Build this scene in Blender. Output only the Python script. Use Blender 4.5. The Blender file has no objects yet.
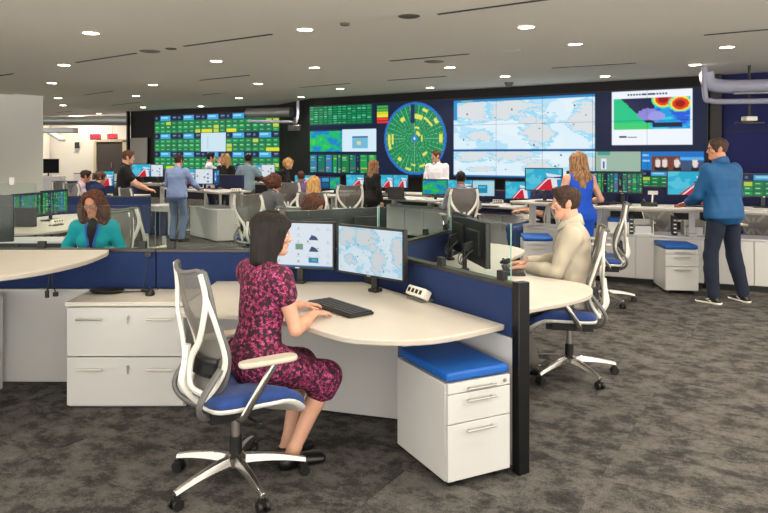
LP, LPN, WORLD, EXPO, SCRE, SCRW = 150, 90, 5.4, 0.7, 0.55, 0.66
import bpy, math, random
import numpy as np
from mathutils import Vector, Matrix, Euler
PI = math.pi
random.seed(7)
rng = np.random.default_rng(5)
COL = bpy.context.scene.collection
# ------------------------------------------------------------------ camera constants (eye height, focal length in pixels)
HC, FPX, CX, HY = 1.67, 688.0, 384.0, 154.0
ZC = 3.30                                   # ceiling height

def lin(c):
    r = []
    for v in c:
        v = v / 255.0
        r.append(v / 12.92 if v <= 0.04045 else ((v + 0.055) / 1.055) ** 2.4)
    return (r[0], r[1], r[2], 1.0)

# ------------------------------------------------------------------ materials
MATS = {}
def mat(name, rgb, rough=0.5, metal=0.0, emit=0.0, spec=0.5, var=0.0, vscale=8.0, bump=0.0, bscale=60.0, coat=0.0, sheen=0.0):
    if name in MATS: return MATS[name]
    m = bpy.data.materials.new(name); m.use_nodes = True
    nt = m.node_tree; b = nt.nodes['Principled BSDF']
    col = lin(rgb)
    b.inputs['Base Color'].default_value = col
    b.inputs['Roughness'].default_value = rough
    b.inputs['Metallic'].default_value = metal
    b.inputs['Specular IOR Level'].default_value = spec
    if coat: b.inputs['Coat Weight'].default_value = coat
    if sheen: b.inputs['Sheen Weight'].default_value = sheen
    if emit:
        b.inputs['Emission Color'].default_value = col
        b.inputs['Emission Strength'].default_value = emit
    tc = nt.nodes.new('ShaderNodeTexCoord')
    if var:
        n = nt.nodes.new('ShaderNodeTexNoise'); n.inputs['Scale'].default_value = vscale; n.inputs['Detail'].default_value = 5
        nt.links.new(tc.outputs['Object'], n.inputs['Vector'])
        r = nt.nodes.new('ShaderNodeValToRGB')
        r.color_ramp.elements[0].position = 0.3; r.color_ramp.elements[1].position = 0.7
        r.color_ramp.elements[0].color = tuple(x * (1 - var) for x in col[:3]) + (1,)
        r.color_ramp.elements[1].color = tuple(min(1, x * (1 + var)) for x in col[:3]) + (1,)
        nt.links.new(n.outputs['Fac'], r.inputs['Fac']); nt.links.new(r.outputs['Color'], b.inputs['Base Color'])
    if bump:
        n2 = nt.nodes.new('ShaderNodeTexNoise'); n2.inputs['Scale'].default_value = bscale; n2.inputs['Detail'].default_value = 3
        nt.links.new(tc.outputs['Object'], n2.inputs['Vector'])
        bp = nt.nodes.new('ShaderNodeBump'); bp.inputs['Strength'].default_value = bump; bp.inputs['Distance'].default_value = 0.01
        nt.links.new(n2.outputs['Fac'], bp.inputs['Height']); nt.links.new(bp.outputs['Normal'], b.inputs['Normal'])
    MATS[name] = m
    return m

def ramp(nt, pts):
    r = nt.nodes.new('ShaderNodeValToRGB'); cr = r.color_ramp
    while len(cr.elements) < len(pts): cr.elements.new(0.5)
    for e, (p, c) in zip(cr.elements, pts): e.position = p; e.color = lin(c) if len(c) == 3 else c
    return r

def carpet_mat():
    m = bpy.data.materials.new('carpet'); m.use_nodes = True; nt = m.node_tree; b = nt.nodes['Principled BSDF']
    L = nt.links.new
    tc = nt.nodes.new('ShaderNodeTexCoord')
    mp = nt.nodes.new('ShaderNodeMapping'); mp.inputs['Rotation'].default_value = (0, 0, 0.55)
    L(tc.outputs['Object'], mp.inputs['Vector'])
    # per-tile random offset so the pattern breaks at carpet-tile borders
    sc = nt.nodes.new('ShaderNodeVectorMath'); sc.operation = 'MULTIPLY'; sc.inputs[1].default_value = (1/0.9, 1/0.45, 0)
    L(mp.outputs['Vector'], sc.inputs[0])
    fl = nt.nodes.new('ShaderNodeVectorMath'); fl.operation = 'FLOOR'; L(sc.outputs['Vector'], fl.inputs[0])
    wn = nt.nodes.new('ShaderNodeTexWhiteNoise'); wn.noise_dimensions = '3D'; L(fl.outputs['Vector'], wn.inputs['Vector'])
    ad = nt.nodes.new('ShaderNodeVectorMath'); ad.operation = 'MULTIPLY_ADD'; ad.inputs[1].default_value = (3, 3, 3)
    L(wn.outputs['Color'], ad.inputs[0])
    st = nt.nodes.new('ShaderNodeVectorMath'); st.operation = 'MULTIPLY'; st.inputs[1].default_value = (1.0, 1.15, 1)
    L(mp.outputs['Vector'], st.inputs[0]); L(st.outputs['Vector'], ad.inputs[2])
    n1 = nt.nodes.new('ShaderNodeTexNoise'); n1.inputs['Scale'].default_value = 5.5; n1.inputs['Detail'].default_value = 12; n1.inputs['Roughness'].default_value = 0.80
    L(ad.outputs['Vector'], n1.inputs['Vector'])
    r1 = ramp(nt, [(0.36, (54, 53, 53)), (0.45, (72, 70, 69)), (0.52, (100, 97, 94)), (0.64, (120, 117, 113))])
    L(n1.outputs['Fac'], r1.inputs['Fac'])
    n2 = nt.nodes.new('ShaderNodeTexNoise'); n2.inputs['Scale'].default_value = 150; n2.inputs['Detail'].default_value = 2
    L(tc.outputs['Object'], n2.inputs['Vector'])
    r2 = ramp(nt, [(0.3, (150, 150, 150)), (0.7, (255, 255, 255))]); L(n2.outputs['Fac'], r2.inputs['Fac'])
    mx = nt.nodes.new('ShaderNodeMixRGB'); mx.blend_type = 'MULTIPLY'; mx.inputs['Fac'].default_value = 0.8
    L(r1.outputs['Color'], mx.inputs[1]); L(r2.outputs['Color'], mx.inputs[2])
    L(mx.outputs['Color'], b.inputs['Base Color'])
    b.inputs['Roughness'].default_value = 1.0; b.inputs['Specular IOR Level'].default_value = 0.1
    bp = nt.nodes.new('ShaderNodeBump'); bp.inputs['Strength'].default_value = 0.5; bp.inputs['Distance'].default_value = 0.004
    L(n2.outputs['Fac'], bp.inputs['Height']); L(bp.outputs['Normal'], b.inputs['Normal'])
    return m

def glass_mat(name, tint, alpha, rough=0.02):
    m = bpy.data.materials.new(name); m.use_nodes = True; nt = m.node_tree
    for n in list(nt.nodes):
        if n.type != 'OUTPUT_MATERIAL': nt.nodes.remove(n)
    out = nt.nodes['Material Output']
    tr = nt.nodes.new('ShaderNodeBsdfTransparent'); tr.inputs['Color'].default_value = lin(tint)
    gl = nt.nodes.new('ShaderNodeBsdfGlossy'); gl.inputs['Roughness'].default_value = rough; gl.inputs['Color'].default_value = (0.9, 0.95, 0.95, 1)
    lw = nt.nodes.new('ShaderNodeLayerWeight'); lw.inputs['Blend'].default_value = 0.5
    pw = nt.nodes.new('ShaderNodeMath'); pw.operation = 'POWER'; pw.inputs[1].default_value = 4.0
    nt.links.new(lw.outputs['Facing'], pw.inputs[0])
    ad = nt.nodes.new('ShaderNodeMath'); ad.operation = 'MULTIPLY_ADD'; ad.inputs[1].default_value = 0.03; ad.inputs[2].default_value = alpha
    nt.links.new(pw.outputs['Value'], ad.inputs[0])
    mx = nt.nodes.new('ShaderNodeMixShader'); nt.links.new(ad.outputs['Value'], mx.inputs['Fac'])
    nt.links.new(tr.outputs['BSDF'], mx.inputs[1]); nt.links.new(gl.outputs['BSDF'], mx.inputs[2])
    nt.links.new(mx.outputs['Shader'], out.inputs['Surface'])
    return m

def mesh_fabric_mat(name, rgb, cover, scale):
    # woven chair mesh: opaque threads and see-through holes
    m = bpy.data.materials.new(name); m.use_nodes = True; nt = m.node_tree; b = nt.nodes['Principled BSDF']
    out = nt.nodes['Material Output']; b.inputs['Base Color'].default_value = lin(rgb); b.inputs['Roughness'].default_value = 0.6
    tc = nt.nodes.new('ShaderNodeTexCoord')
    w = nt.nodes.new('ShaderNodeTexWave'); w.wave_type = 'BANDS'; w.bands_direction = 'Z'; w.inputs['Scale'].default_value = scale
    nt.links.new(tc.outputs['Object'], w.inputs['Vector'])
    gt = nt.nodes.new('ShaderNodeMath'); gt.operation = 'MULTIPLY_ADD'; gt.inputs[1].default_value = 0.5; gt.inputs[2].default_value = cover - 0.25
    gt.use_clamp = True
    nt.links.new(w.outputs['Fac'], gt.inputs[0])
    tr = nt.nodes.new('ShaderNodeBsdfTransparent'); mx = nt.nodes.new('ShaderNodeMixShader')
    nt.links.new(gt.outputs['Value'], mx.inputs['Fac']); nt.links.new(tr.outputs['BSDF'], mx.inputs[1]); nt.links.new(b.outputs['BSDF'], mx.inputs[2])
    nt.links.new(mx.outputs['Shader'], out.inputs['Surface'])
    return m

def screen_mat(name, strength):
    m = bpy.data.materials.new(name); m.use_nodes = True; nt = m.node_tree; b = nt.nodes['Principled BSDF']
    b.inputs['Base Color'].default_value = (0.004, 0.004, 0.005, 1); b.inputs['Roughness'].default_value = 0.35; b.inputs['Specular IOR Level'].default_value = 0.12
    a = nt.nodes.new('ShaderNodeAttribute'); a.attribute_name = 'Col'
    nt.links.new(a.outputs['Color'], b.inputs['Emission Color']); b.inputs['Emission Strength'].default_value = strength
    return m

def print_mat(name, base, cols, scale, kind='flower'):
    # printed cloth: coloured blots on a darker ground
    m = bpy.data.materials.new(name); m.use_nodes = True; nt = m.node_tree; b = nt.nodes['Principled BSDF']; L = nt.links.new
    tc = nt.nodes.new('ShaderNodeTexCoord')
    n0 = nt.nodes.new('ShaderNodeTexNoise'); n0.inputs['Scale'].default_value = scale * 0.8; n0.inputs['Detail'].default_value = 3
    L(tc.outputs['Object'], n0.inputs['Vector'])
    mxv = nt.nodes.new('ShaderNodeMixRGB'); mxv.inputs['Fac'].default_value = 0.12
    L(tc.outputs['Object'], mxv.inputs[1]); L(n0.outputs['Color'], mxv.inputs[2])
    v = nt.nodes.new('ShaderNodeTexVoronoi'); v.feature = 'DISTANCE_TO_EDGE'; v.inputs['Scale'].default_value = scale
    L(mxv.outputs['Color'], v.inputs['Vector'])
    r = ramp(nt, [(0.0, cols[0]), (0.06, cols[0]), (0.09, base), (0.16, base), (0.2, cols[1]), (0.3, cols[1]), (0.34, base)])
    L(v.outputs['Distance'], r.inputs['Fac'])
    n = nt.nodes.new('ShaderNodeTexNoise'); n.inputs['Scale'].default_value = scale * 1.6; n.inputs['Detail'].default_value = 4
    L(tc.outputs['Object'], n.inputs['Vector'])
    r2 = ramp(nt, [(0.47, (0, 0, 0)), (0.53, (255, 255, 255))]); L(n.outputs['Fac'], r2.inputs['Fac'])
    mx = nt.nodes.new('ShaderNodeMixRGB'); L(r2.outputs['Color'], mx.inputs['Fac'])
    mx.inputs[1].default_value = lin(base); L(r.outputs['Color'], mx.inputs[2])
    L(mx.outputs['Color'], b.inputs['Base Color']); b.inputs['Roughness'].default_value = 0.8
    return m

def plaid_mat(name, c0, c1, scale):
    m = bpy.data.materials.new(name); m.use_nodes = True; nt = m.node_tree; b = nt.nodes['Principled BSDF']; L = nt.links.new
    tc = nt.nodes.new('ShaderNodeTexCoord'); prev = None
    for ax in ('X', 'Z'):
        w = nt.nodes.new('ShaderNodeTexWave'); w.bands_direction = ax; w.inputs['Scale'].default_value = scale; w.inputs['Distortion'].default_value = 0.6
        L(tc.outputs['Object'], w.inputs['Vector'])
        if prev is None: prev = w.outputs['Fac']
        else:
            mm = nt.nodes.new('ShaderNodeMath'); mm.operation = 'MULTIPLY'; L(prev, mm.inputs[0]); L(w.outputs['Fac'], mm.inputs[1]); prev = mm.outputs['Value']
    r = ramp(nt, [(0.1, c0), (0.55, c1)]); L(prev, r.inputs['Fac']); L(r.outputs['Color'], b.inputs['Base Color'])
    b.inputs['Roughness'].default_value = 0.85
    return m

def hair_mat(name, dark, light):
    m = bpy.data.materials.new(name); m.use_nodes = True; nt = m.node_tree; b = nt.nodes['Principled BSDF']; L = nt.links.new
    tc = nt.nodes.new('ShaderNodeTexCoord'); mp = nt.nodes.new('ShaderNodeMapping'); mp.inputs['Scale'].default_value = (1, 1, 0.12)
    L(tc.outputs['Object'], mp.inputs['Vector'])
    n = nt.nodes.new('ShaderNodeTexNoise'); n.inputs['Scale'].default_value = 90; n.inputs['Detail'].default_value = 5
    L(mp.outputs['Vector'], n.inputs['Vector'])
    r = ramp(nt, [(0.35, dark), (0.68, light)]); L(n.outputs['Fac'], r.inputs['Fac']); L(r.outputs['Color'], b.inputs['Base Color'])
    b.inputs['Roughness'].default_value = 0.62; b.inputs['Specular IOR Level'].default_value = 0.3
    bp = nt.nodes.new('ShaderNodeBump'); bp.inputs['Strength'].default_value = 0.8; bp.inputs['Distance'].default_value = 0.006
    L(n.outputs['Fac'], bp.inputs['Height']); L(bp.outputs['Normal'], b.inputs['Normal'])
    return m

M = dict(
    ceiling=mat('ceiling_paint', (232, 226, 213), 0.9, spec=0.2), wallwhite=mat('wall_white', (226, 222, 212), 0.8),
    wallgrey=mat('wall_grey', (234, 234, 228), 0.8), darkwall=mat('dark_wall_panel', (20, 19, 22), 0.6, spec=0.25), navywall_bluelit=mat('navy_wall_blue_lit', (12, 22, 84), 0.55, spec=0.25),  # navy panel colour also carries the blue glow on the wall
    black=mat('black_plastic', (18, 18, 19), 0.45), blackmetal=mat('black_metal', (15, 15, 17), 0.4, 0.3), rail=mat('bronze_rail', (66, 63, 60), 0.4, 0.5),
    blue=mat('blue_fabric', (20, 42, 88), 0.95, bump=0.3, bscale=400, var=0.12, vscale=60), navy=mat('navy_fabric', (26, 34, 74), 0.95, bump=0.3, bscale=300),
    cushion=mat('blue_cushion', (0, 84, 168), 0.55, bump=0.15, bscale=200), seat=mat('seat_blue', (28, 60, 124), 0.85, sheen=0.15, var=0.14, vscale=30, bump=0.2, bscale=250),
    desk=mat('desk_laminate', (204, 197, 186), 0.35, var=0.035, vscale=5), deskedge=mat('desk_edge', (178, 170, 158), 0.5), cab=mat('white_steel', (196, 195, 192), 0.35), cabgap=mat('shadow_gap', (96, 92, 88), 0.7),
    deskw=mat('desk_white', (204, 204, 206), 0.4),
    chairwhite=mat('chair_frame_white', (230, 227, 218), 0.4), pad=mat('arm_pad', (192, 184, 168), 0.55), alu=mat('polished_aluminium', (178, 175, 170), 0.22, 0.95),
    steel=mat('brushed_steel', (186, 182, 175), 0.3, 0.9), duct=mat('duct_metal', (150, 152, 152), 0.4, 0.6), ductw=mat('pipe_white_shaded', (148, 148, 166), 0.5), grey=mat('grey_plastic', (98, 97, 96), 0.5),  # white of the pipes darkened to lavender grey for the shadow they hang in
    charcoal=mat('charcoal_fabric', (56, 55, 54), 0.9), lightgrey=mat('light_grey_panel', (206, 204, 206), 0.6), keys=mat('key_caps', (32, 32, 34), 0.5),
    whiteplastic=mat('white_plastic', (236, 230, 218), 0.4), exitred=mat('exit_red', (255, 62, 84), 0.5, emit=1.3), exitbody=mat('exit_body', (120, 60, 62), 0.5),
    lens=mat('lamp_lens', (255, 236, 205), 0.4, emit=18.0), trim=mat('lamp_trim', (236, 228, 212), 0.4), screenback=mat('monitor_shell', (30, 30, 32), 0.38),
    teal=mat('teal_knit', (0, 150, 164), 0.9, var=0.1, vscale=12, bump=0.3, bscale=90), lanyard=mat('lanyard_blue', (40, 70, 180), 0.6),
    carpet=carpet_mat(), glass=glass_mat('clear_glass', (246, 251, 249), 0.002), glassedge=mat('glass_edge_green', (120, 160, 148), 0.15, spec=0.8),
    chairmesh=mesh_fabric_mat('chair_mesh_grey', (116, 112, 105), 0.78, 55), screen=screen_mat('display_glow', SCRE), wallscreen=screen_mat('video_wall_glow', SCRW),
    skin=mat('skin_light', (202, 152, 126), 0.5, var=0.05, vscale=20), skin2=mat('skin_tan', (186, 128, 98), 0.5, var=0.05, vscale=20), skin3=mat('skin_brown', (120, 76, 54), 0.5),
    eyewhite=mat('eye_white', (232, 228, 222), 0.3), iris=mat('iris_dark', (40, 26, 18), 0.2), lips=mat('lips', (176, 82, 78), 0.45),
    door=mat('door_dark', (62, 54, 48), 0.6), doorlit=mat('door_frame_beige', (190, 176, 146), 0.6), binder=mat('binder_black', (20, 20, 24), 0.5),
)

# ------------------------------------------------------------------ mesh building
class MB:
    def __init__(s): s.v = []; s.f = []; s.m = []
    def add(s, vs, fs, mi=0):
        o = len(s.v); s.v += [tuple(v) for v in vs]; s.f += [tuple(i + o for i in f) for f in fs]; s.m += [mi] * len(fs); return s
    def box(s, c, d, rz=0.0, mi=0, rx=0.0, ry=0.0):
        R = Euler((rx, ry, rz)).to_matrix(); c = Vector(c); x, y, z = d[0] / 2, d[1] / 2, d[2] / 2
        vs = [c + R @ Vector((a * x, b * y, e * z)) for e in (-1, 1) for a, b in ((-1, -1), (1, -1), (1, 1), (-1, 1))]
        return s.add(vs, [(3, 2, 1, 0), (4, 5, 6, 7), (0, 1, 5, 4), (1, 2, 6, 5), (2, 3, 7, 6), (3, 0, 4, 7)], mi)
    def bar(s, a, b, w, h, mi=0):
        a = Vector(a); b = Vector(b); d = (b - a); L = d.length; d.normalize()
        up = Vector((0, 0, 1)) if abs(d.z) < 0.95 else Vector((0, 1, 0))
        x = d.cross(up).normalized(); z = x.cross(d)
        vs = [p + x * sx * w / 2 + z * sz * h / 2 for p in (a, b) for sx, sz in ((-1, -1), (1, -1), (1, 1), (-1, 1))]
        return s.add(vs, [(0, 1, 2, 3), (7, 6, 5, 4), (0, 4, 5, 1), (1, 5, 6, 2), (2, 6, 7, 3), (3, 7, 4, 0)], mi)
    def tube(s, pts, r, n=10, closed=False, mi=0, flat=1.0, caps=True):
        pts = [Vector(p) for p in pts]; N = len(pts)
        rs = r if isinstance(r, (list, tuple)) else [r] * N
        vs = []; up = Vector((0, 0, 1)); prevx = None
        for i, p in enumerate(pts):
            if closed: t = pts[(i + 1) % N] - pts[i - 1]
            else: t = pts[min(i + 1, N - 1)] - pts[max(i - 1, 0)]
            t.normalize()
            if prevx is None:
                u = up if abs(t.z) < 0.9 else Vector((0, 1, 0)); x = t.cross(u).normalized()
            else:
                x = (prevx - t * prevx.dot(t)).normalized()
            prevx = x; y = t.cross(x)
            for k in range(n):
                a = 2 * PI * k / n
                vs.append(p + x * math.cos(a) * rs[i] + y * math.sin(a) * rs[i] * flat)
        fs = []
        M_ = N if closed else N - 1
        for i in range(M_):
            for k in range(n):
                a = i * n + k; b = i * n + (k + 1) % n; c = ((i + 1) % N) * n + (k + 1) % n; d = ((i + 1) % N) * n + k
                fs.append((a, b, c, d))
        if not closed and caps:
            fs.append(tuple(reversed(range(n)))); fs.append(tuple((N - 1) * n + k for k in range(n)))
        return s.add(vs, fs, mi)
    def cyl(s, c, r, h, n=24, r2=None, mi=0, axis='z'):
        r2 = r if r2 is None else r2; c = Vector(c); d = {'z': (0, 0, h), 'x': (h, 0, 0), 'y': (0, h, 0)}[axis]; d = Vector(d)
        return s.tube([c, c + d], [r, r2], n, mi=mi)
    def lathe(s, c, prof, n=24, mi=0):
        c = Vector(c); vs = []; fs = []
        for r, z in prof:
            for k in range(n): vs.append(c + Vector((r * math.cos(2 * PI * k / n), r * math.sin(2 * PI * k / n), z)))
        for i in range(len(prof) - 1):
            for k in range(n): fs.append((i * n + k, i * n + (k + 1) % n, (i + 1) * n + (k + 1) % n, (i + 1) * n + k))
        fs.append(tuple(reversed(range(n)))); fs.append(tuple((len(prof) - 1) * n + k for k in range(n)))
        return s.add(vs, fs, mi)
    def prism(s, poly, z0, z1, mi=0, edge=None, r=0.0):
        if sum(poly[i][0] * poly[(i + 1) % len(poly)][1] - poly[(i + 1) % len(poly)][0] * poly[i][1] for i in range(len(poly))) < 0: poly = poly[::-1]
        n = len(poly); e = mi if edge is None else edge
        vs = [(p[0], p[1], z0) for p in poly] + [(p[0], p[1], z1) for p in poly]
        s.add(vs, [tuple(reversed(range(n))), tuple(range(n, 2 * n))], mi)
        o = len(s.v) - 2 * n
        for i in range(n):
            s.f.append((o + i, o + (i + 1) % n, o + n + (i + 1) % n, o + n + i)); s.m.append(e)
        return s
    def build(s, name, mats, parent=None, bevel=0.0, smooth=False, seg=2, sub=0, angle=0.6, loc=None, rz=0.0):
        me = bpy.data.meshes.new(name); me.from_pydata(s.v, [], s.f); me.update()
        for m in (mats if isinstance(mats, (list, tuple)) else [mats]): me.materials.append(m)
        me.polygons.foreach_set('material_index', s.m)
        if smooth or bevel: me.polygons.foreach_set('use_smooth', [True] * len(s.f))
        if (smooth or bevel) and not sub: 
            try: me.set_sharp_from_angle(angle=angle)
            except Exception: pass
        o = bpy.data.objects.new(name, me); COL.objects.link(o)
        if bevel:
            b = o.modifiers.new('bevel', 'BEVEL'); b.width = bevel; b.segments = seg; b.limit_method = 'ANGLE'; b.angle_limit = 0.7; b.harden_normals = False
        if sub:
            q = o.modifiers.new('sub', 'SUBSURF'); q.levels = sub; q.render_levels = sub
        if parent is not None: o.parent = parent
        if loc is not None: o.location = loc
        o.rotation_euler.z = rz
        return o

def tag(o, label=None, cat=None, group=None, kind=None):
    if label: o['label'] = label
    if cat: o['category'] = cat
    if group: o['group'] = group
    if kind: o['kind'] = kind
    return o
def empty(name, loc, rz=0.0, label=None, cat=None, group=None):
    o = bpy.data.objects.new(name, None); COL.objects.link(o); o.location = loc; o.rotation_euler = (0, 0, rz); o.empty_display_size = 0.1
    return tag(o, label, cat, group)
def struct(o): o['kind'] = 'structure'; return o
def kids(o): return [c for c in COL.objects if c.parent == o]
def copy_tree(o, parent=None):
    c = o.copy(); COL.objects.link(c); c.parent = parent
    for ch in kids(o): copy_tree(ch, c)
    return c
def facing(fx, fy): return math.atan2(-fx, fy)         # rotation that turns local +y to (fx, fy)
def smooth_poly(pts, n=6, closed=True):
    out = []; N = len(pts)
    for i in range(N if closed else N - 1):
        p0, p1, p2, p3 = (pts[(i + k - 1) % N] if closed else pts[min(max(i + k - 1, 0), N - 1)] for k in range(4))
        for j in range(n):
            t = j / n
            out.append(tuple(0.5 * ((2 * p1[a]) + (-p0[a] + p2[a]) * t + (2 * p0[a] - 5 * p1[a] + 4 * p2[a] - p3[a]) * t * t + (-p0[a] + 3 * p1[a] - 3 * p2[a] + p3[a]) * t ** 3) for a in range(len(p1))))
    if not closed: out.append(tuple(pts[-1]))
    return out

# ------------------------------------------------------------------ display pictures, drawn as colours on a fine grid of vertices
class Canvas:
    def __init__(s, w, h, bg): s.w, s.h = w, h; s.a = np.zeros((h, w, 3)) + np.array(bg) / 255.0
    def rect(s, x0, y0, x1, y1, c):
        X0, X1 = int(round(x0 * s.w)), int(round(x1 * s.w)); Y0, Y1 = int(round(y0 * s.h)), int(round(y1 * s.h))
        s.a[max(Y0, 0):max(Y1, Y0 + 1, 0), max(X0, 0):max(X1, X0 + 1, 0)] = np.array(c) / 255.0; return s
    def grid(s):
        y, x = np.mgrid[0:s.h, 0:s.w]; return (x + 0.5) / s.w, (y + 0.5) / s.h
    def mask(s, m, c, al=1.0):
        s.a[m] = s.a[m] * (1 - al) + np.array(c) / 255.0 * al; return s
    def poly(s, pts, c):
        x, y = s.grid(); ins = np.zeros(x.shape, bool); n = len(pts)
        for i in range(n):
            (x0, y0), (x1, y1) = pts[i], pts[(i + 1) % n]
            if y0 == y1: continue
            cond = ((y0 > y) != (y1 > y)) & (x < (x1 - x0) * (y - y0) / (y1 - y0) + x0); ins ^= cond
        return s.mask(ins, c)
    def noise(s, fx, fy, seed, oct=4):
        r = np.random.default_rng(seed); x, y = s.grid(); v = np.zeros(x.shape); amp = 1.0
        for o in range(oct):
            for k in range(3):
                a = r.uniform(0, 2 * PI); f = 2 ** o
                v += amp * np.sin(2 * PI * f * (fx * x * math.cos(a) + fy * y * math.sin(a)) + r.uniform(0, 6.28) + 1.5 * np.sin(2 * PI * f * (fy * y * math.cos(a) - fx * x * math.sin(a)) * 0.7 + r.uniform(0, 6)))
            amp *= 0.55
        return v
    def paste(s, x0, y0, x1, y1, other):
        X0, X1, Y0, Y1 = int(round(x0 * s.w)), int(round(x1 * s.w)), int(round(y0 * s.h)), int(round(y1 * s.h))
        X1, Y1 = min(X1, s.w), min(Y1, s.h)
        if X1 <= X0 or Y1 <= Y0: return s
        xs = (np.linspace(0, other.w - 1, X1 - X0)).astype(int); ys = (np.linspace(0, other.h - 1, Y1 - Y0)).astype(int)
        s.a[Y0:Y1, X0:X1] = other.a[np.ix_(ys, xs)]; return s

def c_map(w=132, h=74, seed=3):
    c = Canvas(w, h, (214, 232, 242)); x, y = c.grid()
    n = c.noise(1.3, 1.3, seed); c.mask(n > 0.6, (220, 234, 242)); c.mask(n < -1.6, (176, 218, 238))
    w_ = 0.05 * c.noise(3, 3, seed + 3, 3) + 0.035 * c.noise(9, 9, seed + 5, 3)
    for (cx, cy, rx, ry, col) in ((0.40, 0.20, 0.20, 0.17, (206, 212, 216)), (0.14, 0.22, 0.13, 0.2, (206, 208, 208)), (0.62, 0.66, 0.10, 0.26, (202, 205, 208)), (0.55, 0.42, 0.05, 0.08, (206, 208, 208)), (0.93, 0.45, 0.09, 0.28, (206, 208, 208)), (0.20, 0.72, 0.09, 0.10, (212, 214, 214))):
        d = ((x - cx) / rx) ** 2 + ((y - cy) / ry) ** 2 + w_ * 4
        c.mask((d < 1.45) & (d >= 1.0), (150, 212, 238)); c.mask(d < 1.0, (212, 217, 220))
    r = np.random.default_rng(seed)
    for k in range(12):
        a, b = r.uniform(0.05, 0.95), r.uniform(0.12, 0.9); c.rect(a, b, a + 0.012, b + 0.022, (40, 60, 90))
    return c
def c_tail(w=112, h=64):
    c = Canvas(w, h, (40, 178, 214)); x, y = c.grid()
    c.mask(c.noise(1, 1, 8, 3) > 0.9, (86, 200, 226))
    c.mask((y > 0.8 - 0.3 * x) & (y > 0.72) & (x < 0.5), (64, 190, 222))
    c.poly([(0.56, 0.2), (0.98, 0.3), (0.98, 0.42), (0.6, 0.36)], (220, 236, 246))
    c.poly([(0.50, 0.44), (1, 0.34), (1, 0.44), (0.55, 0.52)], (38, 56, 120))
    c.poly([(0.22, 1.0), (0.62, 0.42), (0.96, 0.44), (0.98, 1.0)], (232, 238, 242))
    c.poly([(0.32, 1.0), (0.62, 0.50), (0.70, 0.48), (0.76, 1.0)], (214, 24, 52))
    c.poly([(0.22, 1.0), (0.56, 0.46), (0.60, 0.44), (0.28, 1.0)], (198, 40, 70))
    c.poly([(0.86, 0.50), (1, 0.48), (1, 1), (0.9, 1)], (30, 140, 200))
    return c
def c_icons(w=128, h=76, seed=4, dense=True):
    c = Canvas(w, h, (226, 236, 246)); r = np.random.default_rng(seed)
    for i in range(7):
        for j in range(6):
            if r.random() < 0.62:
                cx, cy = 0.08 + i * 0.14, 0.10 + j * 0.15
                c.rect(cx, cy, cx + 0.02, cy + 0.03, [(60, 80, 110), (170, 200, 226), (190, 150, 170), (150, 190, 200)][r.integers(4)])
                c.rect(cx - 0.02, cy + 0.05, cx + 0.05, cy + 0.06, (196, 208, 220))
    c.rect(0.07, 0.42, 0.16, 0.52, (140, 40, 96)); c.rect(0.47, 0.48, 0.58, 0.60, (124, 156, 130))
    for yy in (0.26, 0.52): 
        c.poly([(0.66, yy + 0.12), (0.70, yy), (0.76, yy + 0.04), (0.8, yy + 0.12)], (52, 74, 118))
    c.rect(0.66, 0.78, 0.8, 0.90, (44, 132, 190)); c.rect(0.70, 0.80, 0.77, 0.86, (90, 176, 140))
    c.rect(0, 0.96, 1, 1, (60, 120, 180)); return c
def c_green(w=96, h=54):
    c = Canvas(w, h, (24, 168, 140)); n = c.noise(1.2, 1, 21)
    c.mask(n > 0.3, (30, 186, 96)); c.mask(n < -0.6, (26, 128, 196)); c.mask(n > 2.0, (70, 200, 80)); c.rect(0, 0, 1, 0.05, (20, 60, 100)); return c
def c_table(w=110, h=60, seed=1, dark=True):
    c = Canvas(w, h, (16, 44, 66)); r = np.random.default_rng(seed)
    xs = [0.0]
    while xs[-1] < 1: xs.append(xs[-1] + r.uniform(0.05, 0.13))
    for a, b in zip(xs[:-1], xs[1:]):
        k = r.integers(5); base = [(22, 122, 66), (26, 146, 74), (24, 112, 96), (24, 34, 60), (50, 120, 160)][k]
        c.rect(a + 0.01, 0.06, min(b - 0.008, 1), 0.97, base)
        for y in np.arange(0.1, 0.95, 0.075):
            if r.random() < 0.6:
                c.rect(a + 0.02, y, min(a + (b - a) * r.uniform(0.4, 0.9), 1), y + 0.03, [(90, 206, 130), (190, 220, 80), (120, 220, 220), (180, 60, 60), (110, 200, 120)][r.integers(5)])
    return c
def c_dash(w=64, h=36, seed=1, head=True):
    c = Canvas(w, h, (10, 104, 62)); r = np.random.default_rng(seed)
    c.rect(0, 0, 1, 0.30, (14, 26, 64)); c.rect(0.26, 0.03, 0.70, 0.28, (60, 160, 216)); c.rect(0.3, 0.1, 0.6, 0.18, (150, 214, 240))
    c.rect(0.05, 0.1, 0.13, 0.2, (90, 110, 150)); c.rect(0.8, 0.1, 0.95, 0.14, (120, 140, 180)); c.rect(0.8, 0.18, 0.92, 0.22, (80, 100, 150))
    for j in range(3):
        for i in range(4):
            x0, y0 = 0.03 + i * 0.245, 0.36 + j * 0.22
            c.rect(x0, y0, x0 + 0.2, y0 + 0.17, [(16, 134, 72), (22, 150, 82), (14, 116, 74)][r.integers(3)] if r.random() > 0.09 else (190, 200, 50))
            c.rect(x0 + 0.03, y0 + 0.04, x0 + 0.14, y0 + 0.09, (150, 214, 160))
    if r.random() < 0.6:
        x0 = 0.03 + 0.245 * r.integers(3); c.rect(x0, 0.8, x0 + 0.4 * r.random() + 0.15, 0.97, (214, 214, 40))
    c.rect(0, 0.985, 1, 1, (8, 30, 30)); c.rect(0.985, 0, 1, 1, (8, 30, 30)); return c
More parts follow.
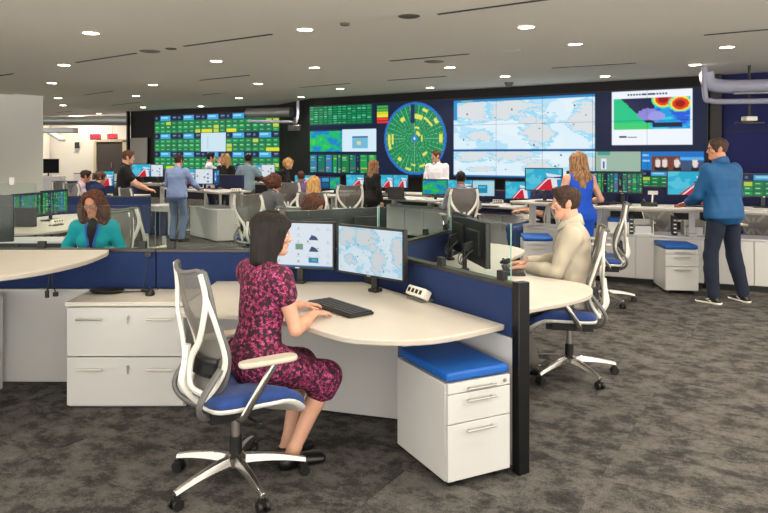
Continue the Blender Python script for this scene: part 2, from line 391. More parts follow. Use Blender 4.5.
def c_mix(w=96, h=54):
    c = Canvas(w, h, (18, 52, 110)); c.rect(0.04, 0.1, 0.5, 0.9, (30, 110, 190)); c.rect(0.2, 0.25, 0.4, 0.75, (210, 230, 240)); c.rect(0.25, 0.35, 0.35, 0.6, (40, 90, 160))
    c.rect(0.55, 0.1, 0.96, 0.4, (60, 160, 200)); c.rect(0.55, 0.5, 0.96, 0.9, (20, 90, 140)); return c
def c_page(w=96, h=54):
    c = Canvas(w, h, (176, 222, 236)); c.rect(0.25, 0.3, 0.68, 0.82, (22, 140, 180)); c.rect(0.3, 0.38, 0.6, 0.5, (90, 190, 210)); c.rect(0, 0, 1, 0.08, (120, 190, 220)); return c

def screen_mesh(name, c, W, H, mt):
    """upright grid in the local xz plane seen from -y; lower-left corner at (-W/2, 0, 0)"""
    nx, ny = c.w, c.h
    gx = np.linspace(-W / 2, W / 2, nx); gz = np.linspace(H, 0, ny)
    X, Z = np.meshgrid(gx, gz); v = np.stack([X, np.zeros_like(X), Z], -1).reshape(-1, 3)
    i = (np.arange(ny - 1)[:, None] * nx + np.arange(nx - 1)[None, :]).ravel()
    f = np.stack([i, i + nx, i + nx + 1, i + 1], -1)
    me = np_mesh(name, v, f, [mt], smooth=False)
    ca = me.color_attributes.new('Col', 'FLOAT_COLOR', 'POINT')
    a = np.clip(c.a, 0, 1).reshape(-1, 3); l = np.where(a <= 0.04045, a / 12.92, ((a + 0.055) / 1.055) ** 2.4)
    ca.data.foreach_set('color', np.concatenate([l, np.ones((len(l), 1))], 1).astype(np.float32).ravel())
    return me
def np_mesh(name, v, f, mats, smooth=True, mi=None):
    me = bpy.data.meshes.new(name); n = len(f)
    me.vertices.add(len(v)); me.vertices.foreach_set('co', np.asarray(v, np.float32).ravel())
    k = f.shape[1]; me.loops.add(n * k); me.loops.foreach_set('vertex_index', f.astype(np.int32).ravel())
    me.polygons.add(n); me.polygons.foreach_set('loop_start', np.arange(0, n * k, k, dtype=np.int32)); me.polygons.foreach_set('loop_total', np.full(n, k, np.int32))
    for m in mats: me.materials.append(m)
    if mi is not None: me.polygons.foreach_set('material_index', mi.astype(np.int32))
    me.polygons.foreach_set('use_smooth', np.full(n, smooth)); me.update(calc_edges=True); me.validate()
    return me
def link_mesh(name, me, parent=None, loc=(0, 0, 0)):
    o = bpy.data.objects.new(name, me); COL.objects.link(o); o.parent = parent; o.location = loc; return o
# ------------------------------------------------------------------ bodies and cloth as implicit surfaces, meshed with surface nets
V3 = lambda *a: np.array(a, float)
def nrm(a): return a / (np.linalg.norm(a) + 1e-9)
def cone(a, b, ra, rb):
    a = np.array(a, float); b = np.array(b, float); ab = b - a; L2 = ab @ ab
    def fn(P):
        d = P - a; t = np.clip((d @ ab) / L2, 0, 1)
        return np.linalg.norm(d - t[..., None] * ab, axis=-1) - (ra + (rb - ra) * t)
    r = max(ra, rb); return (fn, np.minimum(a, b) - r, np.maximum(a, b) + r)
def flatcone(a, b, wa, wb, ta, tb, side, pw=2.0):
    # tapered limb with elliptical section: half-width along 'side', half-thickness across it
    a = np.array(a, float); b = np.array(b, float); ab = b - a; L = np.linalg.norm(ab); u = ab / L; s = nrm(np.array(side, float) - u * (np.array(side, float) @ u)); n = np.cross(u, s)
    def fn(P):
        d = P - a; t = d @ u; tc = np.clip(t / L, 0, 1); w = wa + (wb - wa) * tc; th = ta + (tb - ta) * tc
        ex = t - tc * L
        q = np.sqrt(((d @ s) / w) ** 2 + ((d @ n) / th) ** 2 + (ex / np.minimum(w, th)) ** 2)
        return (q - 1) * np.minimum(w, th)
    r = max(wa, wb, ta, tb); return (fn, np.minimum(a, b) - r, np.maximum(a, b) + r)
def ell(c, r, R=None):
    c = np.array(c, float); r = np.array(r, float)
    def fn(P):
        d = P - c
        if R is not None: d = d @ R
        k0 = np.linalg.norm(d / r, axis=-1); k1 = np.linalg.norm(d / (r * r), axis=-1) + 1e-9
        return k0 * (k0 - 1) / k1
    m = max(r); return (fn, c - m, c + m)
def rings(o, x, y, u, tab, p=2.0):
    # lofted trunk: tab rows (t, half-width, half-depth, y-centre) along axis u from o
    tab = np.array(tab, float); o = np.array(o, float)
    def fn(P):
        d = P - o; t = d @ u; X = d @ x; Y = d @ y; tc = np.clip(t, tab[0, 0], tab[-1, 0])
        a = np.interp(tc, tab[:, 0], tab[:, 1]); b = np.interp(tc, tab[:, 0], tab[:, 2]); c = np.interp(tc, tab[:, 0], tab[:, 3])
        q = (np.abs(X / a) ** p + np.abs((Y - c) / b) ** p) ** (1 / p)
        d1 = (q - 1) * np.minimum(a, b); ex = np.abs(t - tc)
        return np.where(ex > 0, np.sqrt(np.maximum(d1, 0) ** 2 + ex ** 2) + np.minimum(d1, 0) * (ex <= 0), d1)
    m = tab[:, 1].max() + 0.03; m2 = (tab[:, 2] + abs(tab[:, 3])).max() + 0.03
    cs = [o + u * t + x * a * m + y * b * m2 for t in (tab[0, 0], tab[-1, 0]) for a in (-1, 1) for b in (-1, 1)]
    return (fn, np.min(cs, 0), np.max(cs, 0))

_E = np.array([(0, 1), (2, 3), (4, 5), (6, 7), (0, 2), (1, 3), (4, 6), (5, 7), (0, 4), (1, 5), (2, 6), (3, 7)])
_C = np.array([(i & 1, (i >> 1) & 1, (i >> 2) & 1) for i in range(8)])
def nets(F, o, h):
    ins = F < 0; n = ins.shape
    cnt = np.zeros((n[0] - 1, n[1] - 1, n[2] - 1), np.int8)
    for c in _C: cnt += ins[c[0]:n[0] - 1 + c[0], c[1]:n[1] - 1 + c[1], c[2]:n[2] - 1 + c[2]]
    cells = np.argwhere((cnt > 0) & (cnt < 8))
    if len(cells) == 0: return np.zeros((0, 3)), np.zeros((0, 4), int)
    vid = np.full(cnt.shape, -1, np.int64); vid[tuple(cells.T)] = np.arange(len(cells))
    cv = np.stack([F[tuple((cells + c).T)] for c in _C], 1)
    acc = np.zeros((len(cells), 3)); w = np.zeros(len(cells))
    for a, b in _E:
        m = (cv[:, a] < 0) != (cv[:, b] < 0); t = cv[:, a] / (cv[:, a] - cv[:, b] + 1e-12)
        p = _C[a] + (_C[b] - _C[a]) * t[:, None]; acc[m] += p[m]; w[m] += 1
    v = o + (cells + acc / w[:, None]) * h
    fs = []
    for ax in range(3):
        a1, a2 = (ax + 1) % 3, (ax + 2) % 3
        s0 = [slice(None)] * 3; s1 = [slice(None)] * 3; s0[ax] = slice(0, -1); s1[ax] = slice(1, None)
        e = np.argwhere(ins[tuple(s0)] != ins[tuple(s1)])
        ok = (e[:, a1] > 0) & (e[:, a2] > 0) & (e[:, a1] < n[a1] - 1) & (e[:, a2] < n[a2] - 1); e = e[ok]
        q = []
        for d1, d2 in ((1, 1), (0, 1), (0, 0), (1, 0)):
            c = e.copy(); c[:, a1] -= d1; c[:, a2] -= d2; q.append(vid[tuple(c.T)])
        q = np.stack(q, 1); flip = ~ins[tuple(e.T)]; q[flip] = q[flip][:, ::-1]
        fs.append(q)
    f = np.concatenate(fs); f = f[(f >= 0).all(1)]
    return v, f

def wob(P, amp, fr, seed=0, zs=1.0):
    P = P * np.array((1, 1, zs))
    r = np.random.default_rng(seed); s = 0
    for k in range(5):
        d = nrm(r.normal(size=3)) * fr * r.uniform(0.6, 1.7); e = nrm(r.normal(size=3)) * fr * 0.6
        s = s + np.sin(P @ d + 1.6 * np.sin(P @ e + r.uniform(0, 6)) + r.uniform(0, 6))
    return s * amp / 5

def field_mesh(prims, h, k=0.02, off=0.0, cuts=(), noise=None, subs=()):
    """prims: list of prim or (prim, k); cuts: functions P->d kept where d<0; subs: prims removed"""
    pl = [(p if isinstance(p[1], (int, float)) else (p, k)) for p in prims]
    lo = np.min([p[0][1] for p in pl], 0) - off - 4 * h; hi = np.max([p[0][2] for p in pl], 0) + off + 4 * h
    n = np.ceil((hi - lo) / h).astype(int) + 1
    ax = [lo[i] + np.arange(n[i]) * h for i in range(3)]
    F = np.full(n, 0.5, np.float32)
    for (fn, a, b), kk in pl:
        mg = kk + off + 3 * h
        i0 = np.maximum(np.floor((a - mg - lo) / h).astype(int), 0); i1 = np.minimum(np.ceil((b + mg - lo) / h).astype(int) + 1, n)
        G = np.stack(np.meshgrid(*[ax[i][i0[i]:i1[i]] for i in range(3)], indexing='ij'), -1)
        d = fn(G); sl = tuple(slice(i0[i], i1[i]) for i in range(3)); A = F[sl]
        hh = np.clip(0.5 + 0.5 * (A - d) / kk, 0, 1); F[sl] = A * (1 - hh) + d * hh - kk * hh * (1 - hh)
    if off or cuts or noise or subs:
        F -= off
        near = np.argwhere(np.abs(F) < 0.06 if not cuts and not subs else F < 0.06); P = lo + near * h; f = F[tuple(near.T)]
        if noise: f = f + wob(P, *noise)
        for c in cuts: f = np.maximum(f, c(P))
        for s in subs: f = np.maximum(f, -s[0](P))
        F[tuple(near.T)] = f
    return nets(F, lo, h)

def merge(parts):
    vs, fs, mi, o = [], [], [], 0
    for v, f, m in parts:
        vs.append(v); fs.append(f + o); mi.append(np.full(len(f), m)); o += len(v)
    return np.concatenate(vs), np.concatenate(fs), np.concatenate(mi)

def ik(S, T, a, b, pole):
    d = T - S; L = np.linalg.norm(d)
    if L > (a + b) * 0.995: T = S + d / L * (a + b) * 0.995; d = T - S; L = np.linalg.norm(d)
    u = d / L; x = (a * a - b * b + L * L) / (2 * L); y = math.sqrt(max(a * a - x * x, 1e-6))
    p = pole - u * (pole @ u); p = nrm(p); return S + u * x + p * y, T

def hand_prims(W, d, nrmup, side, s=1.0, curl=0.5, spread=1.0):
    """W wrist, d finger direction, nrmup back-of-hand normal, side = +1 thumb towards +cross"""
    d = nrm(d); up = nrm(nrmup - d * (nrmup @ d)); x = np.cross(d, up) * side      # x points to the thumb side
    pr = [(flatcone(W - d * 0.012 * s, W + d * 0.075 * s, 0.026 * s, 0.039 * s, 0.018 * s, 0.013 * s, x), 0.01)]
    base = W + d * 0.078 * s
    for i, (off, L) in enumerate(((0.029, 0.066), (0.0095, 0.075), (-0.0100, 0.069), (-0.0285, 0.054))):
        p = base + x * off * s * 1.0 - d * (0.004 * abs(i - 1)) * s; fd = nrm(d + x * (0.16, 0.04, -0.07, -0.2)[i] * spread)
        a = 0.25 * curl; pts = [p - fd * 0.012]; cur = p
        for seg, fr in enumerate((0.45, 0.30, 0.25)):
            ang = a + curl * (0.0, 0.75, 1.35)[seg]; dd = fd * math.cos(ang) - up * math.sin(ang); cur = cur + dd * L * fr * s; pts.append(cur)
        rr = [0.0088, 0.0082, 0.0076, 0.0066]
        for j in range(3): pr.append((cone(pts[j], pts[j + 1], rr[j] * s, rr[j + 1] * s), 0.004))
    t0 = W + d * 0.018 * s + x * 0.022 * s; t1 = t0 + nrm(d * 0.65 + x * 0.75 - up * 0.25) * 0.042 * s; t2 = t1 + nrm(d + x * 0.25 - up * 0.3) * 0.03 * s; t3 = t2 + nrm(d - up * 0.35) * 0.024 * s
    pr += [(cone(t0, t1, 0.0135 * s, 0.011 * s), 0.008), (cone(t1, t2, 0.0105 * s, 0.0092 * s), 0.004), (cone(t2, t3, 0.0092 * s, 0.0072 * s), 0.004)]
    return pr

HEADTAB = [(-0.118, .020, .030, .050), (-.104, .036, .046, .040), (-.085, .047, .058, .028), (-.055, .057, .071, .012), (-.02, .066, .084, .000), (.02, .071, .092, -.004), (.05, .072, .094, -.006), (.08, .064, .083, -.006), (.10, .049, .062, -.006), (.114, .026, .034, -.006), (.119, .010, .014, -.006)]
X3, Y3, Z3 = V3(1, 0, 0), V3(0, 1, 0), V3(0, 0, 1)
def head_prims(fem=False):
    w = 0.95 if fem else 1.0
    tab = [(t, a * w * (0.93 if fem and t < -.05 else 1), b, c) for t, a, b, c in HEADTAB]
    pr = [(rings((0, 0, 0), X3, Y3, Z3, tab, 2.15), 0.01)]
    pr += [(cone((0, .084, .012), (0, .103, -.030), .007, .0115), .012), (cone((-.011, .092, -.036), (.011, .092, -.036), .008, .008), .008),
           (cone((-.030, .081, .026), (.030, .081, .026), .008, .008), .014), (ell((0, .078, -.092), (.022, .018, .016)), .015),
           (ell((0, .081, -.060), (.026, .012, .012)), .008), (ell((.042, .062, -.022), (.02, .02, .018)), .02), (ell((-.042, .062, -.022), (.02, .02, .018)), .02)]
    for s in (-1, 1):
        pr += [(ell((s * .073 * w, -.006, -.008), (.009, .020, .032), np.array(Euler((0.15, 0, s * 0.5)).to_matrix())), .004)]
    return pr
def face_parts(fem=False, beard=None, far=False):
    """eyes, irises, brows, lips in head space -> list (v, f, matindex): 1 white, 2 iris, 3 lips, 4 brow"""
    out = []; h = 0.0028 if not far else 0.004
    for s in (-1, 1):
        v, f = field_mesh([ell((s * .031, .0805, .002), (.0135, .007, .0062))], h, .002); out.append((v, f, 1))
        v, f = field_mesh([ell((s * .031, .0855, .002), (.0058, .0035, .0058))], h * .8, .002); out.append((v, f, 2))
        v, f = field_mesh([cone((s * .017, .0875, .021), (s * .034, .083, .026), .0034, .0036), cone((s * .034, .083, .026), (s * .049, .068, .019), .0036, .0025)], h, .003); out.append((v, f, 4))
    v, f = field_mesh([ell((0, .0915, -.0555), (.022 if fem else .024, .006, .0042)), ell((0, .0905, -.0640), (.018, .006, .0050))], h, .002); out.append((v, f, 3))
    return out

def hair_mesh(style, h, fem=False, vol=0.013):
    """head space. keeps the face clear with a removed ellipsoid"""
    w = 0.95 if fem else 1.0
    tab = [(t, a * w, b, c) for t, a, b, c in HEADTAB if t > -.09]
    pr = [(rings((0, 0, 0), X3, Y3, Z3, tab, 2.15), .01)]
    subs = [ell((0, .110, -.050), (.076, .090, .118))]; cuts = []; k = .02; nz = (0.004, 90, 3); off = vol
    if style in ('short', 'crop'):
        off = .007 if style == 'short' else .005
        subs = [ell((0, .108, -.045), (.074, .080, .110)), ell((0, .125, -.02), (.066, .075, .098)), ell((.08, .000, -.03), (.03, .022, .038)), ell((-.08, .000, -.03), (.03, .022, .038)), ell((0, .05, -.12), (.12, .10, .10))]
        cuts = [lambda P: -P[:, 2] - .065 + 0.25 * P[:, 1]]; nz = (0.003, 130, 4)
        if style == 'short': pr.append((ell((0, .050, .094), (.048, .04, .020)), .02))
    elif style == 'bob':
        cuts = [lambda P: -P[:, 2] - .19]; off = vol
        pr += [(flatcone((0, -.050, .05), (0, -.058, -.150), .082, .078, .060, .042, X3), .03)]
        for s in (-1, 1):
            pr.append((flatcone((s * .070, -.022, .03), (s * .072, -.020, -.150), .042, .034, .017, .014, Y3), .02))
        subs = [ell((0, .115, -.055), (.084, .096, .124)), ell((0, .05, -.14), (.10, .055, .09))]; nz = (.003, 120, 5, .1); off = .015
    elif style == 'long':
        pr += [(flatcone((0, -.05, .04), (0, -.085, -.22), .080, .088, .05, .035, X3), .03), (flatcone((0, -.085, -.2), (0, -.10, -.34), .085, .05, .033, .02, X3), .03)]
        for s in (-1, 1):
            pr.append((flatcone((s * .070, .0, .04), (s * .085, .0, -.20), .035, .035, .017, .018, Y3), .02))
        nz = (.006, 90, 6, .15)
    elif style == 'curly':
        off = .014
        pr += [(ell((0, -.02, .012), (.098, .110, .100)), .03), (ell((-.085, -.01, -.10), (.055, .06, .12)), .03), (ell((.085, -.01, -.10), (.055, .06, .12)), .03), (ell((0, -.06, -.10), (.10, .05, .13)), .03)]
        subs = [ell((0, .145, -.040), (.078, .138, .142))]; nz = (.018, 95, 7)
    elif style == 'pony':
        pr += [(ell((0, -.115, .02), (.03, .035, .035)), .01), (cone((0, -.13, .02), (0, -.12, -.12), .026, .012), .01)]
        subs.append(ell((0, .05, -.12), (.12, .11, .09))); cuts = [lambda P: -P[:, 2] - .075]; nz = (.003, 110, 8)
    elif style == 'wavyshort':
        off = .018; pr += [(ell((0, -.03, .0), (.095, .10, .11)), .03)]; subs = [ell((0, .115, -.05), (.066, .088, .112)), ell((0, .07, -.15), (.15, .12, .08))]
        cuts = [lambda P: -P[:, 2] - .10]; nz = (.013, 80, 9)
    return field_mesh(pr, h, k, off, cuts, nz, subs)

HAIRS = dict(black=hair_mat('hair_black', (10, 8, 7), (34, 24, 20)), brown=hair_mat('hair_brown', (44, 26, 16), (110, 72, 46)), darkbrown=hair_mat('hair_dark_brown', (28, 18, 13), (70, 46, 32)),
             blonde=hair_mat('hair_blonde', (140, 98, 52), (222, 180, 116)), ginger=hair_mat('hair_auburn', (32, 17, 12), (104, 58, 38)), ombre=hair_mat('hair_light_brown', (80, 50, 30), (186, 140, 98)))

def person(label, pos, face, h=1.75, group=None, fem=False, sit=None, lean=0.03, head=(0, 0), headlean=0.03, hl=None, hr=None, hdl=None, hdr=None, feet=None, skin='skin',
           hair='short', haircol='brown', top=('long', None), toplen=-0.08, bottom=('pants', None), shoes=None, vox=0.012, near=False, glasses=False, knees=None, cat='person', curl=0.55, thigh=.425, extra=None, bulk=1.0, collar=True, twist=0.0, openneck=0.0):
    s = h / 1.75; th = facing(*face); root_loc = (pos[0], pos[1], 0.0)
    hz = (sit + 0.095 if sit is not None else 0.925 * s); hip = V3(0, 0, hz)
    u = V3(0, math.sin(lean), math.cos(lean)); fy = V3(0, math.cos(lean), -math.sin(lean)); X = V3(math.cos(twist), math.sin(twist), 0)
    if twist: fy = nrm(np.cross(u, X))
    if fem: tab = [(-.10, .10, .08, 0), (-.04, .165, .110, -.008), (.03, .168, .112, -.010), (.10, .145, .098, 0), (.19, .120, .086, .004), (.28, .132, .094, .006), (.36, .142, .100, .008), (.43, .148, .085, .0), (.485, .135, .066, -.006), (.525, .085, .052, -.008), (.56, .050, .046, -.002), (.59, .046, .045, .006)]
    else: tab = [(-.10, .11, .09, 0), (-.04, .165, .118, -.006), (.03, .165, .118, -.006), (.10, .158, .112, 0), (.19, .150, .108, .004), (.28, .162, .112, .006), (.36, .176, .116, .006), (.43, .184, .102, .0), (.49, .142, .074, -.006), (.53, .088, .058, -.008), (.565, .058, .054, 0), (.60, .054, .053, .008)]
    b = bulk
    tab = [(t * s, a * s * b, d * s * b, c * s) if t < .5 else (t * s, a * s, d * s, c * s) for t, a, d, c in tab]
    trunk = [(rings(hip, X, fy, u, tab, 2.25), .02)]
    if fem: trunk += [(ell(hip + u * .335 * s + fy * .085 * s + X * sx * .062 * s, (.058 * s, .05 * s, .058 * s)), .03) for sx in (-1, 1)]
    nb = hip + u * .555 * s; hc = nb + (u * 1.0 + V3(0, headlean + .12, 0)) * .125 * s + V3(0, .012, .006)
    R = np.array((Euler((0, 0, head[0])).to_matrix() @ Euler((-head[1], 0, 0)).to_matrix()))
    neckp = [(cone(nb - u * .03 * s, hc + V3(0, -.012, -.04) @ np.eye(3), .053 * s if fem else .062 * s, .050 * s if fem else .060 * s), .02)]
    sh = {}; arms = {}; pr_arm = []; sleeves = []; hands = []
    for sx in (-1, 1):
        S = hip + u * (.462 if fem else .464) * s + X * sx * (.158 if fem else .182) * s * (0.5 + 0.5 * b)
        T = hl if sx < 0 else hr
        la, lb = .285 * s, .245 * s
        if T is None: T = S + V3(sx * .07, .03, -(la + lb) * .97)
        else: T = V3(*T)
        pole = V3(sx * .55, -.55, -.8) if (T[2] > S[2] - .5) else V3(sx * .3, -1, 0)
        E, T = ik(S, T, la, lb, pole)
        hd = hdl if sx < 0 else hdr
        fd = nrm(T - E)
        if hd is None:
            hd = V3(fd[0] * .5, max(fd[1], .3), fd[2] * .25 - .05) if T[2] > S[2] - .45 else fd
            upn = V3(0, 0, 1) if abs(nrm(hd)[2]) < .7 else V3(sx, 0, 0)
        else:
            hd = V3(*hd); upn = V3(0, 0, 1) if abs(nrm(hd)[2]) < .7 else V3(sx, 0, 0)
        ra = .046 if fem else .054
        shp = (ell(S + X * sx * -.012, (.062 * s, .058 * s, .060 * s)), .035)
        up = [shp, (cone(S, E, ra * s * (.5 + .5 * b), ra * .80 * s), .03)]; lo = [(cone(E, E + (T - E) * .35, ra * .82 * s, ra * .84 * s), .02), (cone(E + (T - E) * .35, T, ra * .84 * s, .026 * s if fem else .030 * s), .02)]
        pr_arm += up + lo; arms[sx] = (S, E, T, up, lo)
        side = 1 if sx < 0 else -1     # thumb towards the body centre when palm is down
        hands.append(hand_prims(T, hd, upn, side if upn[2] > .5 else -sx * 0 + (1 if sx < 0 else -1), s=.95 * s if fem else 1.04 * s, curl=curl))
    # legs
    legs = []; legL = {}
    for i, sx in enumerate((-1, 1)):
        H = hip + X * sx * .090 * s - (u * .02 if sit is None else V3(0, -.02, .005))
        if feet: A = V3(*feet[i])
        elif sit is None: A = V3(sx * .105 * s, .0, .085)
        else: A = V3(sx * .11, .40 * s, .09)
        K, A = ik(H, A, thigh * s, .415 * s, V3(sx * .15, 1.0, .25 if sit is not None else 0.0))
        legL[sx] = (H, K, A); f = (.92 if fem else 1.0) * (0.6 + 0.4 * b)
        legs += [(cone(H, K, .088 * s * f, .056 * s * f), .03), (cone(K, K + (A - K) * .35, .056 * s * f, .056 * s * f), .02), (cone(K + (A - K) * .35, A, .056 * s * f, .037 * s), .02)]
    feetp = []
    for sx in (-1, 1):
        H, K, A = legL[sx]; fd = nrm(V3(sx * .22, 1, 0)); hl_ = A - fd * .045 + V3(0, 0, -A[2] + .035); toe = A + fd * .15 * s + V3(0, 0, -A[2] + .026)
        feetp.append([(cone(A, hl_, .036 * s, .034 * s), .02), (flatcone(hl_, toe, .032 * s, .042 * s, .034, .022, V3(fd[1], -fd[0], 0)), .02)])
    # --- body mesh (one object)
    S_ = dict(skin=M['skin'], skin2=M['skin2'], skin3=M['skin3'])[skin]
    parts = []
    v, f = field_mesh(trunk + neckp + pr_arm + legs + [p for fp in feetp for p in fp], vox); parts.append((v, f, 0))
    hv = vox * .45 if near else vox * .6
    v, f = field_mesh(head_prims(fem), hv); HS = s * (0.98 if fem else 1.0)
    tohead = lambda v: (v * HS) @ R.T + hc
    parts.append((tohead(v), f, 0))
    for hp in hands:
        v, f = field_mesh(hp, .0033 if near else .0055); parts.append((v, f, 0))
    for v, f, m in face_parts(fem, far=not near): parts.append((tohead(v), f, m))
    v, f, mi = merge(parts)
    me = np_mesh('person', v, f, [S_, M['eyewhite'], M['iris'], M['lips'], HAIRS[haircol]], True, mi)
    body = link_mesh('person', me, None, root_loc); body.rotation_euler.z = th
    tag(body, label, cat, group)
    def child(name, prims, m, off=.009, k=None, **kw):
        nonlocal vox
        v, f = field_mesh(prims, vox, off=off, **kw)
        if len(f) == 0: return None
        return link_mesh(name, np_mesh(name, v, f, [m], True), body)
    # hair
    if hair != 'bald':
        v, f = hair_mesh(hair, vox * .5 if near else vox * .62, fem); link_mesh('hair', np_mesh('hair', tohead(v), f, [HAIRS[haircol]], True), body)
    # top garment
    kind, tm = top
    if kind:
        over = bottom[0] == 'pants' and toplen < -.03
        tab2 = [(t, a_ + .011, d_ + .011, c_) if (over and t < .12 * s) else (t, a_, d_, c_) for t, a_, d_, c_ in tab]
        pr = [(rings(hip, X, fy, u, tab2, 2.25), .02)] + trunk[1:]
        for sx in (-1, 1):
            S0, E, T, up, lo = arms[sx]
            if kind == 'long': pr += up + lo
            elif kind == 'short':
                d = S0 + (E - S0) * .62; pr += [up[0], (cone(S0, d, .058 * s, .060 * s), .03)]
            elif kind == 'cap':
                d = S0 + (E - S0) * .30; pr += [up[0], (cone(S0, d, .054 * s, .056 * s), .03)]
            elif kind == 'none': pr += [(ell(S0 - X * sx * .05 * s, (.045 * s, .055 * s, .055 * s)), .03)]
        cuts = [lambda P: -((P - hip) @ u) + toplen * s, lambda P: ((P - hip) @ u) - .545 * s + 0.9 * openneck * ((P - hip) @ fy)]
        if kind == 'long':
            for sx in (-1, 1):
                S0, E, T, up, lo = arms[sx]; wd = nrm(T - E)
                cuts.append(lambda P, T=T, wd=wd: np.where(np.linalg.norm(P - T, axis=1) < .10, (P - T) @ wd + .004, -1.0))
        nm = {'long': 'shirt', 'short': 'shirt', 'cap': 'bodice', 'none': 'bodice'}[kind]
        if isinstance(tm, tuple): nm, tm = tm
        subs = []
        if openneck > 0: subs = [ell(hip + u * .60 * s + fy * .06 * s, (.07 * s, .07 * s, openneck * s))]
        child(nm, pr, tm, off=.012, cuts=cuts, noise=(.009 if kind == 'long' else .003, 42, 11), subs=subs)
        if kind in ('long', 'short') and collar and near:
            rows = []; NN = 26
            for i in range(NN + 1):
                ph = math.radians(16) + (2 * PI - 2 * math.radians(16)) * i / NN; fr = math.cos(ph)          # 0 = front
                dv = X * math.sin(ph) + fy * fr; top_ = nb + dv * .066 * s + u * (.030 - .020 * fr) * s + fy * .004
                mid_ = nb + dv * .078 * s + u * (.016 - .022 * fr) * s + fy * .006; drop = .030 + .050 * max(0, fr) ** 2
                low_ = nb + dv * (.094 + .012 * max(0, fr)) * s - u * drop * s + fy * (.004 + .016 * max(0, fr)); rows.append((top_, mid_, low_))
            mb = MB(); mb.add([tuple(p) for r in rows for p in r], [(i * 3 + j, i * 3 + j + 1, i * 3 + 4 + j, i * 3 + 3 + j) for i in range(NN) for j in range(2)])
            co = mb.build('collar', tm, body, smooth=True, angle=3); so = co.modifiers.new('s', 'SOLIDIFY'); so.thickness = .005; so.offset = 1
            ts = np.array([r[0] for r in tab]); bt = MB(); strip = []
            for t_ in np.linspace(.44, .05, 9):
                yy_ = float(np.interp(t_ * s, ts, [r[2] + r[3] for r in tab])) + .0135; p = hip + u * t_ * s + fy * yy_; strip.append(p)
            bt.tube([tuple(p) for p in strip], .013, 8, flat=.25)
            for p in strip[::2]: bt.tube([tuple(p), tuple(p + fy * .006)], .006, 8)
            bt.build('button_placket', tm, body, smooth=True)
        elif kind in ('long', 'short') and collar:
            v, f = field_mesh([(cone(nb - u * .030 * s + fy * .004, nb + u * .018 * s, .080 * s, .069 * s), .01)], vox * .8, cuts=[lambda P: ((P - nb) @ u) - .020 * s - .35 * ((nb - P) @ fy), lambda P: -((P - nb) @ u) - .045 * s],
                              subs=[ell(nb + fy * .080 * s + u * .01, (.026, .05, .07))])
            if len(f): link_mesh('collar', np_mesh('collar', v, f, [tm], True), body)
    # bottom garment
    kind, bm = bottom
    if kind:
        low = [(rings(hip, X, fy, u, tab, 2.25), .02)]
        wc = [lambda P: ((P - hip) @ u) - .10 * s]
        if kind == 'pants':
            pr = low + [p for p in legs]
            for sx in (-1, 1):
                H, K, A = legL[sx]; pr.append((cone(K, A + (K - A) * .02, .060 * s, .050 * s), .03))
            cuts = wc + [lambda P: .045 - P[:, 2]]
            child('trousers', pr, bm, off=.010, cuts=cuts, noise=(.007, 24, 12))
        elif kind == 'skirt':
            pr = list(low)
            for sx in (-1, 1):
                H, K, A = legL[sx]; e = K + (A - K) * .16; pr += [(cone(H, K, .096 * s, .064 * s), .06), (cone(K, e, .064 * s, .072 * s), .06)]
            if sit is None: pr += [(flatcone(hip - u * .02, (legL[-1][1] + legL[1][1]) / 2 - V3(0, 0, .05 * s), .165 * s, .150 * s, .105 * s, .095 * s, V3(1, 0, 0)), .03)]
            if sit is not None: pr.append((flatcone((legL[-1][0] + legL[1][0]) / 2, (legL[-1][1] + legL[1][1]) / 2, .12 * s, .08 * s, .080 * s, .052 * s, V3(1, 0, 0)), .05))
            zc = min(legL[-1][1][2], legL[1][1][2]) - .12 * s
            child('skirt', pr, bm, off=.012, cuts=wc + [lambda P: zc - P[:, 2]], noise=(.007, 24, 12))
    # shoes
    if shoes:
        sm, kindS = shoes
        for i, sx in enumerate((-1, 1)):
            H, K, A = legL[sx]; cz = .085 if kindS == 'sneaker' else .07
            cuts = [lambda P: P[:, 2] - cz, lambda P: .002 - P[:, 2]]; subs = []
            if kindS == 'pump': subs = [ell(A + V3(sx * .01, .05, .0), (.028, .07, .034))]
            v, f = field_mesh(feetp[i], vox if not near else .006, off=.009, cuts=cuts, subs=subs)
            sh_ = link_mesh('shoe', np_mesh('shoe', v, f, [sm], True), body)
            if kindS == 'sneaker':
                v, f = field_mesh(feetp[i], vox if not near else .006, off=.014, cuts=[lambda P: P[:, 2] - .026, lambda P: .001 - P[:, 2]])
                link_mesh('sole', np_mesh('sole', v, f, [M['whiteplastic']], True), sh_)
                fd = nrm(V3(sx * .22, 1, 0)); sd = V3(fd[1], -fd[0], 0)
                for q in (-1, 1):
                    mb = MB(); c0 = A + fd * .03 + sd * q * .045 + V3(0, 0, -A[2] + .052)
                    mb.tube([c0 - fd * .03 + V3(0, 0, .02), c0 + fd * .03, c0 - fd * .03 + V3(0, 0, -.02)], .006, 6); mb.build('chevron_mark', M['whiteplastic'], sh_)
    if glasses:
        mb = MB()
        for sx in (-1, 1):
            pts = [(sx * .032 + .024 * math.cos(a), .098 - abs(math.cos(a)) * .004, .000 + .017 * math.sin(a)) for a in np.linspace(0, 2 * PI, 16)[:-1]]
            mb.tube([tuple(tohead(V3(*p))) for p in pts], .0022, 6, closed=True)
            mb.tube([tuple(tohead(V3(*p))) for p in ((sx * .056, .094, .004), (sx * .074, .06, .006), (sx * .079, .0, .006))], .0022, 6)
        mb.tube([tuple(tohead(V3(*p))) for p in ((-.009, .099, .004), (0, .103, .007), (.009, .099, .004))], .0022, 6)
        mb.build('glasses', M['black'], body, smooth=True)
    body['_'] = 0; del body['_']
    return body, dict(hip=hip, u=u, fy=fy, hc=hc, arms=arms, nb=nb, s=s, tohead=tohead, legs=legL)
